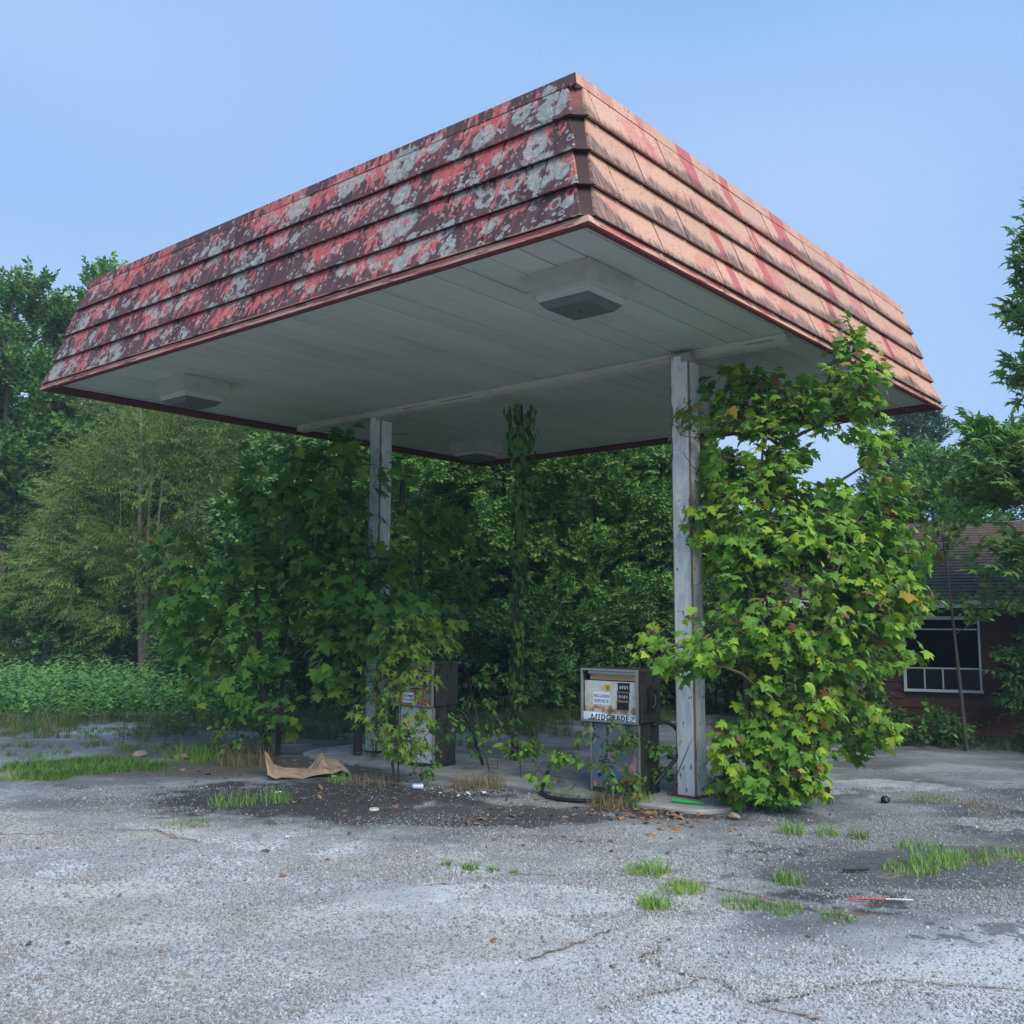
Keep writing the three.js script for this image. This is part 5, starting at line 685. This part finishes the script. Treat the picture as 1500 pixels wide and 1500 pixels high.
function weedPlant(R, h) { const list = [tube([[0, 0, 0], [0.02, h * 0.5, 0.01], [0.0, h, 0.03]], 0.006, 0.003, 3, 3)]; for (let i = 0; i < 18; i++) { const y = h * (0.25 + 0.75 * R()), a = R() * 6.28, d = V(Math.cos(a), 0.1, Math.sin(a)), g = ovalGeos[i % 2].clone(); g.applyMatrix4(new THREE.Matrix4().compose(V(d.x * 0.05 * R(), y, d.z * 0.05 * R()), aim(d.clone().add(V(0, -0.3 * R(), 0)), V(gauss(R) * 0.4, 1, gauss(R) * 0.4)), V(1, 1, 1).multiplyScalar(0.09 + 0.09 * R()))); list.push(g); } return merge(list); }
const weedG = [weedPlant(R9, 0.8), weedPlant(R9, 0.95), weedPlant(R9, 0.65)];
const weedEdge = (x) => -17.6 + (vn(x * 0.5, 3) - 0.5) * 1.6 + (x > -5 ? (x + 5) * 0.1 : 0);
field('weeds', 'knee high green weeds filling the field edge at left', 'weeds', weedG, white, (R) => { const x = -17 + R() * 15.5, z = -16.5 - R() * 8.5; if (z > weedEdge(x)) return null; if (x > -4 && R() > 0.35) return null; return V(x, 0, z); }, 4200, 411, [[0.125, 0.31, 0.07], [0.15, 0.35, 0.075], [0.1, 0.26, 0.065]], 0.35, 0.9);
field('verge_grass', 'pale rank grass along the front of the weeds', 'grass', tallG, white, (R) => { const x = -14 + R() * 17, z = weedEdge(x) + 2.6 * Math.pow(R(), 1.6) - 0.4 - (x > -1.5 ? 1.0 : 0); return fbm(x * 0.9, z * 0.9 + 9, 3) > 0.4 ? V(x, 0, z) : null; }, 1900, 412, [[0.13, 0.17, 0.05], [0.17, 0.18, 0.075], [0.09, 0.17, 0.045]], 0.25, 0.75);
field('lawn_patch', 'bright grass patch spreading over the broken pavement at left', 'grass', tuftG, white, (R) => { const x = -7.2 + R() * 4, z = -14.6 + R() * 3.6, a = 1 - Math.hypot((x + 5.25) / 1.05, (z + 12.25) / 0.62), b = 1 - Math.hypot((x + 5.45) / 0.5, (z + 11.6) / 0.28), c = 1 - Math.hypot((x + 6.2) / 1.6, (z + 13.3) / 0.3), d = 1 - Math.hypot((x + 4.2) / 1.5, (z + 13.6) / 0.9); const n = (fbm(x * 2.2, z * 2.2, 3) - 0.5) * 1.6; return Math.max(a * 1.3 + n * 0.9, b + n * 0.6, c - 0.75 + n, d - 0.5 + n) > 0.25 ? V(x, 0, z) : null; }, 330, 413, [[0.14, 0.29, 0.045], [0.11, 0.23, 0.045], [0.16, 0.26, 0.06]], 0.55, 1.15);
field('pavement_grass', 'scattered grass breaking through the pale pavement at left', 'grass', tuftG, white, (R) => { const x = -11 + R() * 7.5, z = -17 + R() * 4.6; return fbm(x * 1.6 + 14, z * 2.6, 4) > 0.57 ? V(x, 0, z) : null; }, 300, 416, [[0.12, 0.22, 0.05], [0.15, 0.2, 0.06], [0.1, 0.19, 0.045]], 0.3, 0.9);
field('far_grass', 'thin grass and weeds between the pumps and the wood', 'grass', [...tuftG, ...tallG], white, (R) => { const x = -4 + R() * 9, z = -19.5 + R() * 6.5; return fbm(x * 1.1 + 4, z * 1.1, 3) > 0.56 + (z > -15 ? 0.02 : -0.06) ? V(x, 0, z) : null; }, 420, 414, [[0.10, 0.17, 0.04], [0.14, 0.16, 0.06], [0.08, 0.14, 0.035]], 0.4, 0.9);
field('house_grass', 'rank grass along the foot of the house', 'grass', [...tuftG, ...tallG], white, (R) => { const e = -1.8 + R() * 4.5, o = 0.15 + R() * 0.9; return V(6.0 + e * 0.927 - o * 0.375, 0, -15.2 + e * 0.375 + o * 0.927); }, 260, 415, [[0.07, 0.13, 0.03], [0.10, 0.13, 0.045], [0.05, 0.10, 0.028]], 0.3, 0.7);
{ // stalks standing in the left grass
  [[-4.0, -13.9, 0.75], [-3.75, -13.6, 0.9], [-4.9, -14.1, 0.7], [-5.6, -14.4, 0.8], [-4.45, -13.3, 0.55]].forEach(([x, z, h], i) => { const R = rng(500 + i), list = [tube([[0, 0, 0], [0.02, h * 0.5, 0], [-0.01, h, 0.02]], 0.008, 0.004, 4, 4)]; for (let k = 0; k < 16; k++) { const a = R() * 6.28, y = h * (0.2 + 0.8 * R()), g = slimLeaf.clone(); g.applyMatrix4(new THREE.Matrix4().compose(V(0, y, 0), aim(V(Math.cos(a), 0.35, Math.sin(a)), V(0, 1, 0)), V(1.6, 1, 1).multiplyScalar(0.12 + 0.08 * R()))); list.push(g); } single('weed_stalk', ['tall weed stalk near the broad sapling', 'tallest weed stalk near the broad sapling', 'weed stalk behind the bright grass patch', 'weed stalk at the far end of the bright grass patch', 'short weed stalk by the larger rock'][i], 'weed', merge(list), leafMat(0.06, 0.12, 0.035, 0.3), [x, 0, z], 0, 'weed stalks'); });
}
{ // fallen leaves
  const R = rng(600), N = 330, im = new THREE.InstancedMesh(sycGeos[2], std(1, 1, 1, 0.85), N), c = new THREE.Color(); let n = 0;
  while (n < N) { let x, z; const k = R(); if (k < 0.62) { const s = 0.2 + R() * 7, t = 2.9 - Math.pow(R(), 1.6) * 2.0; [x, z] = L(t, s); } else if (k < 0.9) { x = 1.4 + gauss(R) * 0.9; z = -9.5 + gauss(R) * 0.8; } else { x = -4 + R() * 8; z = -5.5 - R() * 6; } if (Math.abs(x) > 6) continue; const s = 0.03 + 0.06 * R() * R(); im.setMatrixAt(n, _m.compose(V(x, groundY(x, z) + 0.012 + s * 0.15, z), aim(V(gauss(R), gauss(R) * 0.25, gauss(R)), V(gauss(R) * 0.6, 1, gauss(R) * 0.6)), V(s, s, s))); const t = [[0.22, 0.10, 0.05], [0.15, 0.08, 0.045], [0.28, 0.14, 0.065], [0.11, 0.065, 0.04], [0.22, 0.15, 0.09]][Math.floor(R() * 5)]; im.setColorAt(n++, c.setRGB(...t)); }
  im.name = 'fallen_leaves'; im.userData = { kind: 'stuff', label: 'dry brown leaves scattered round the island', category: 'leaf litter' }; shade(im); scene.add(im);
}
renderer.render(scene, camera);
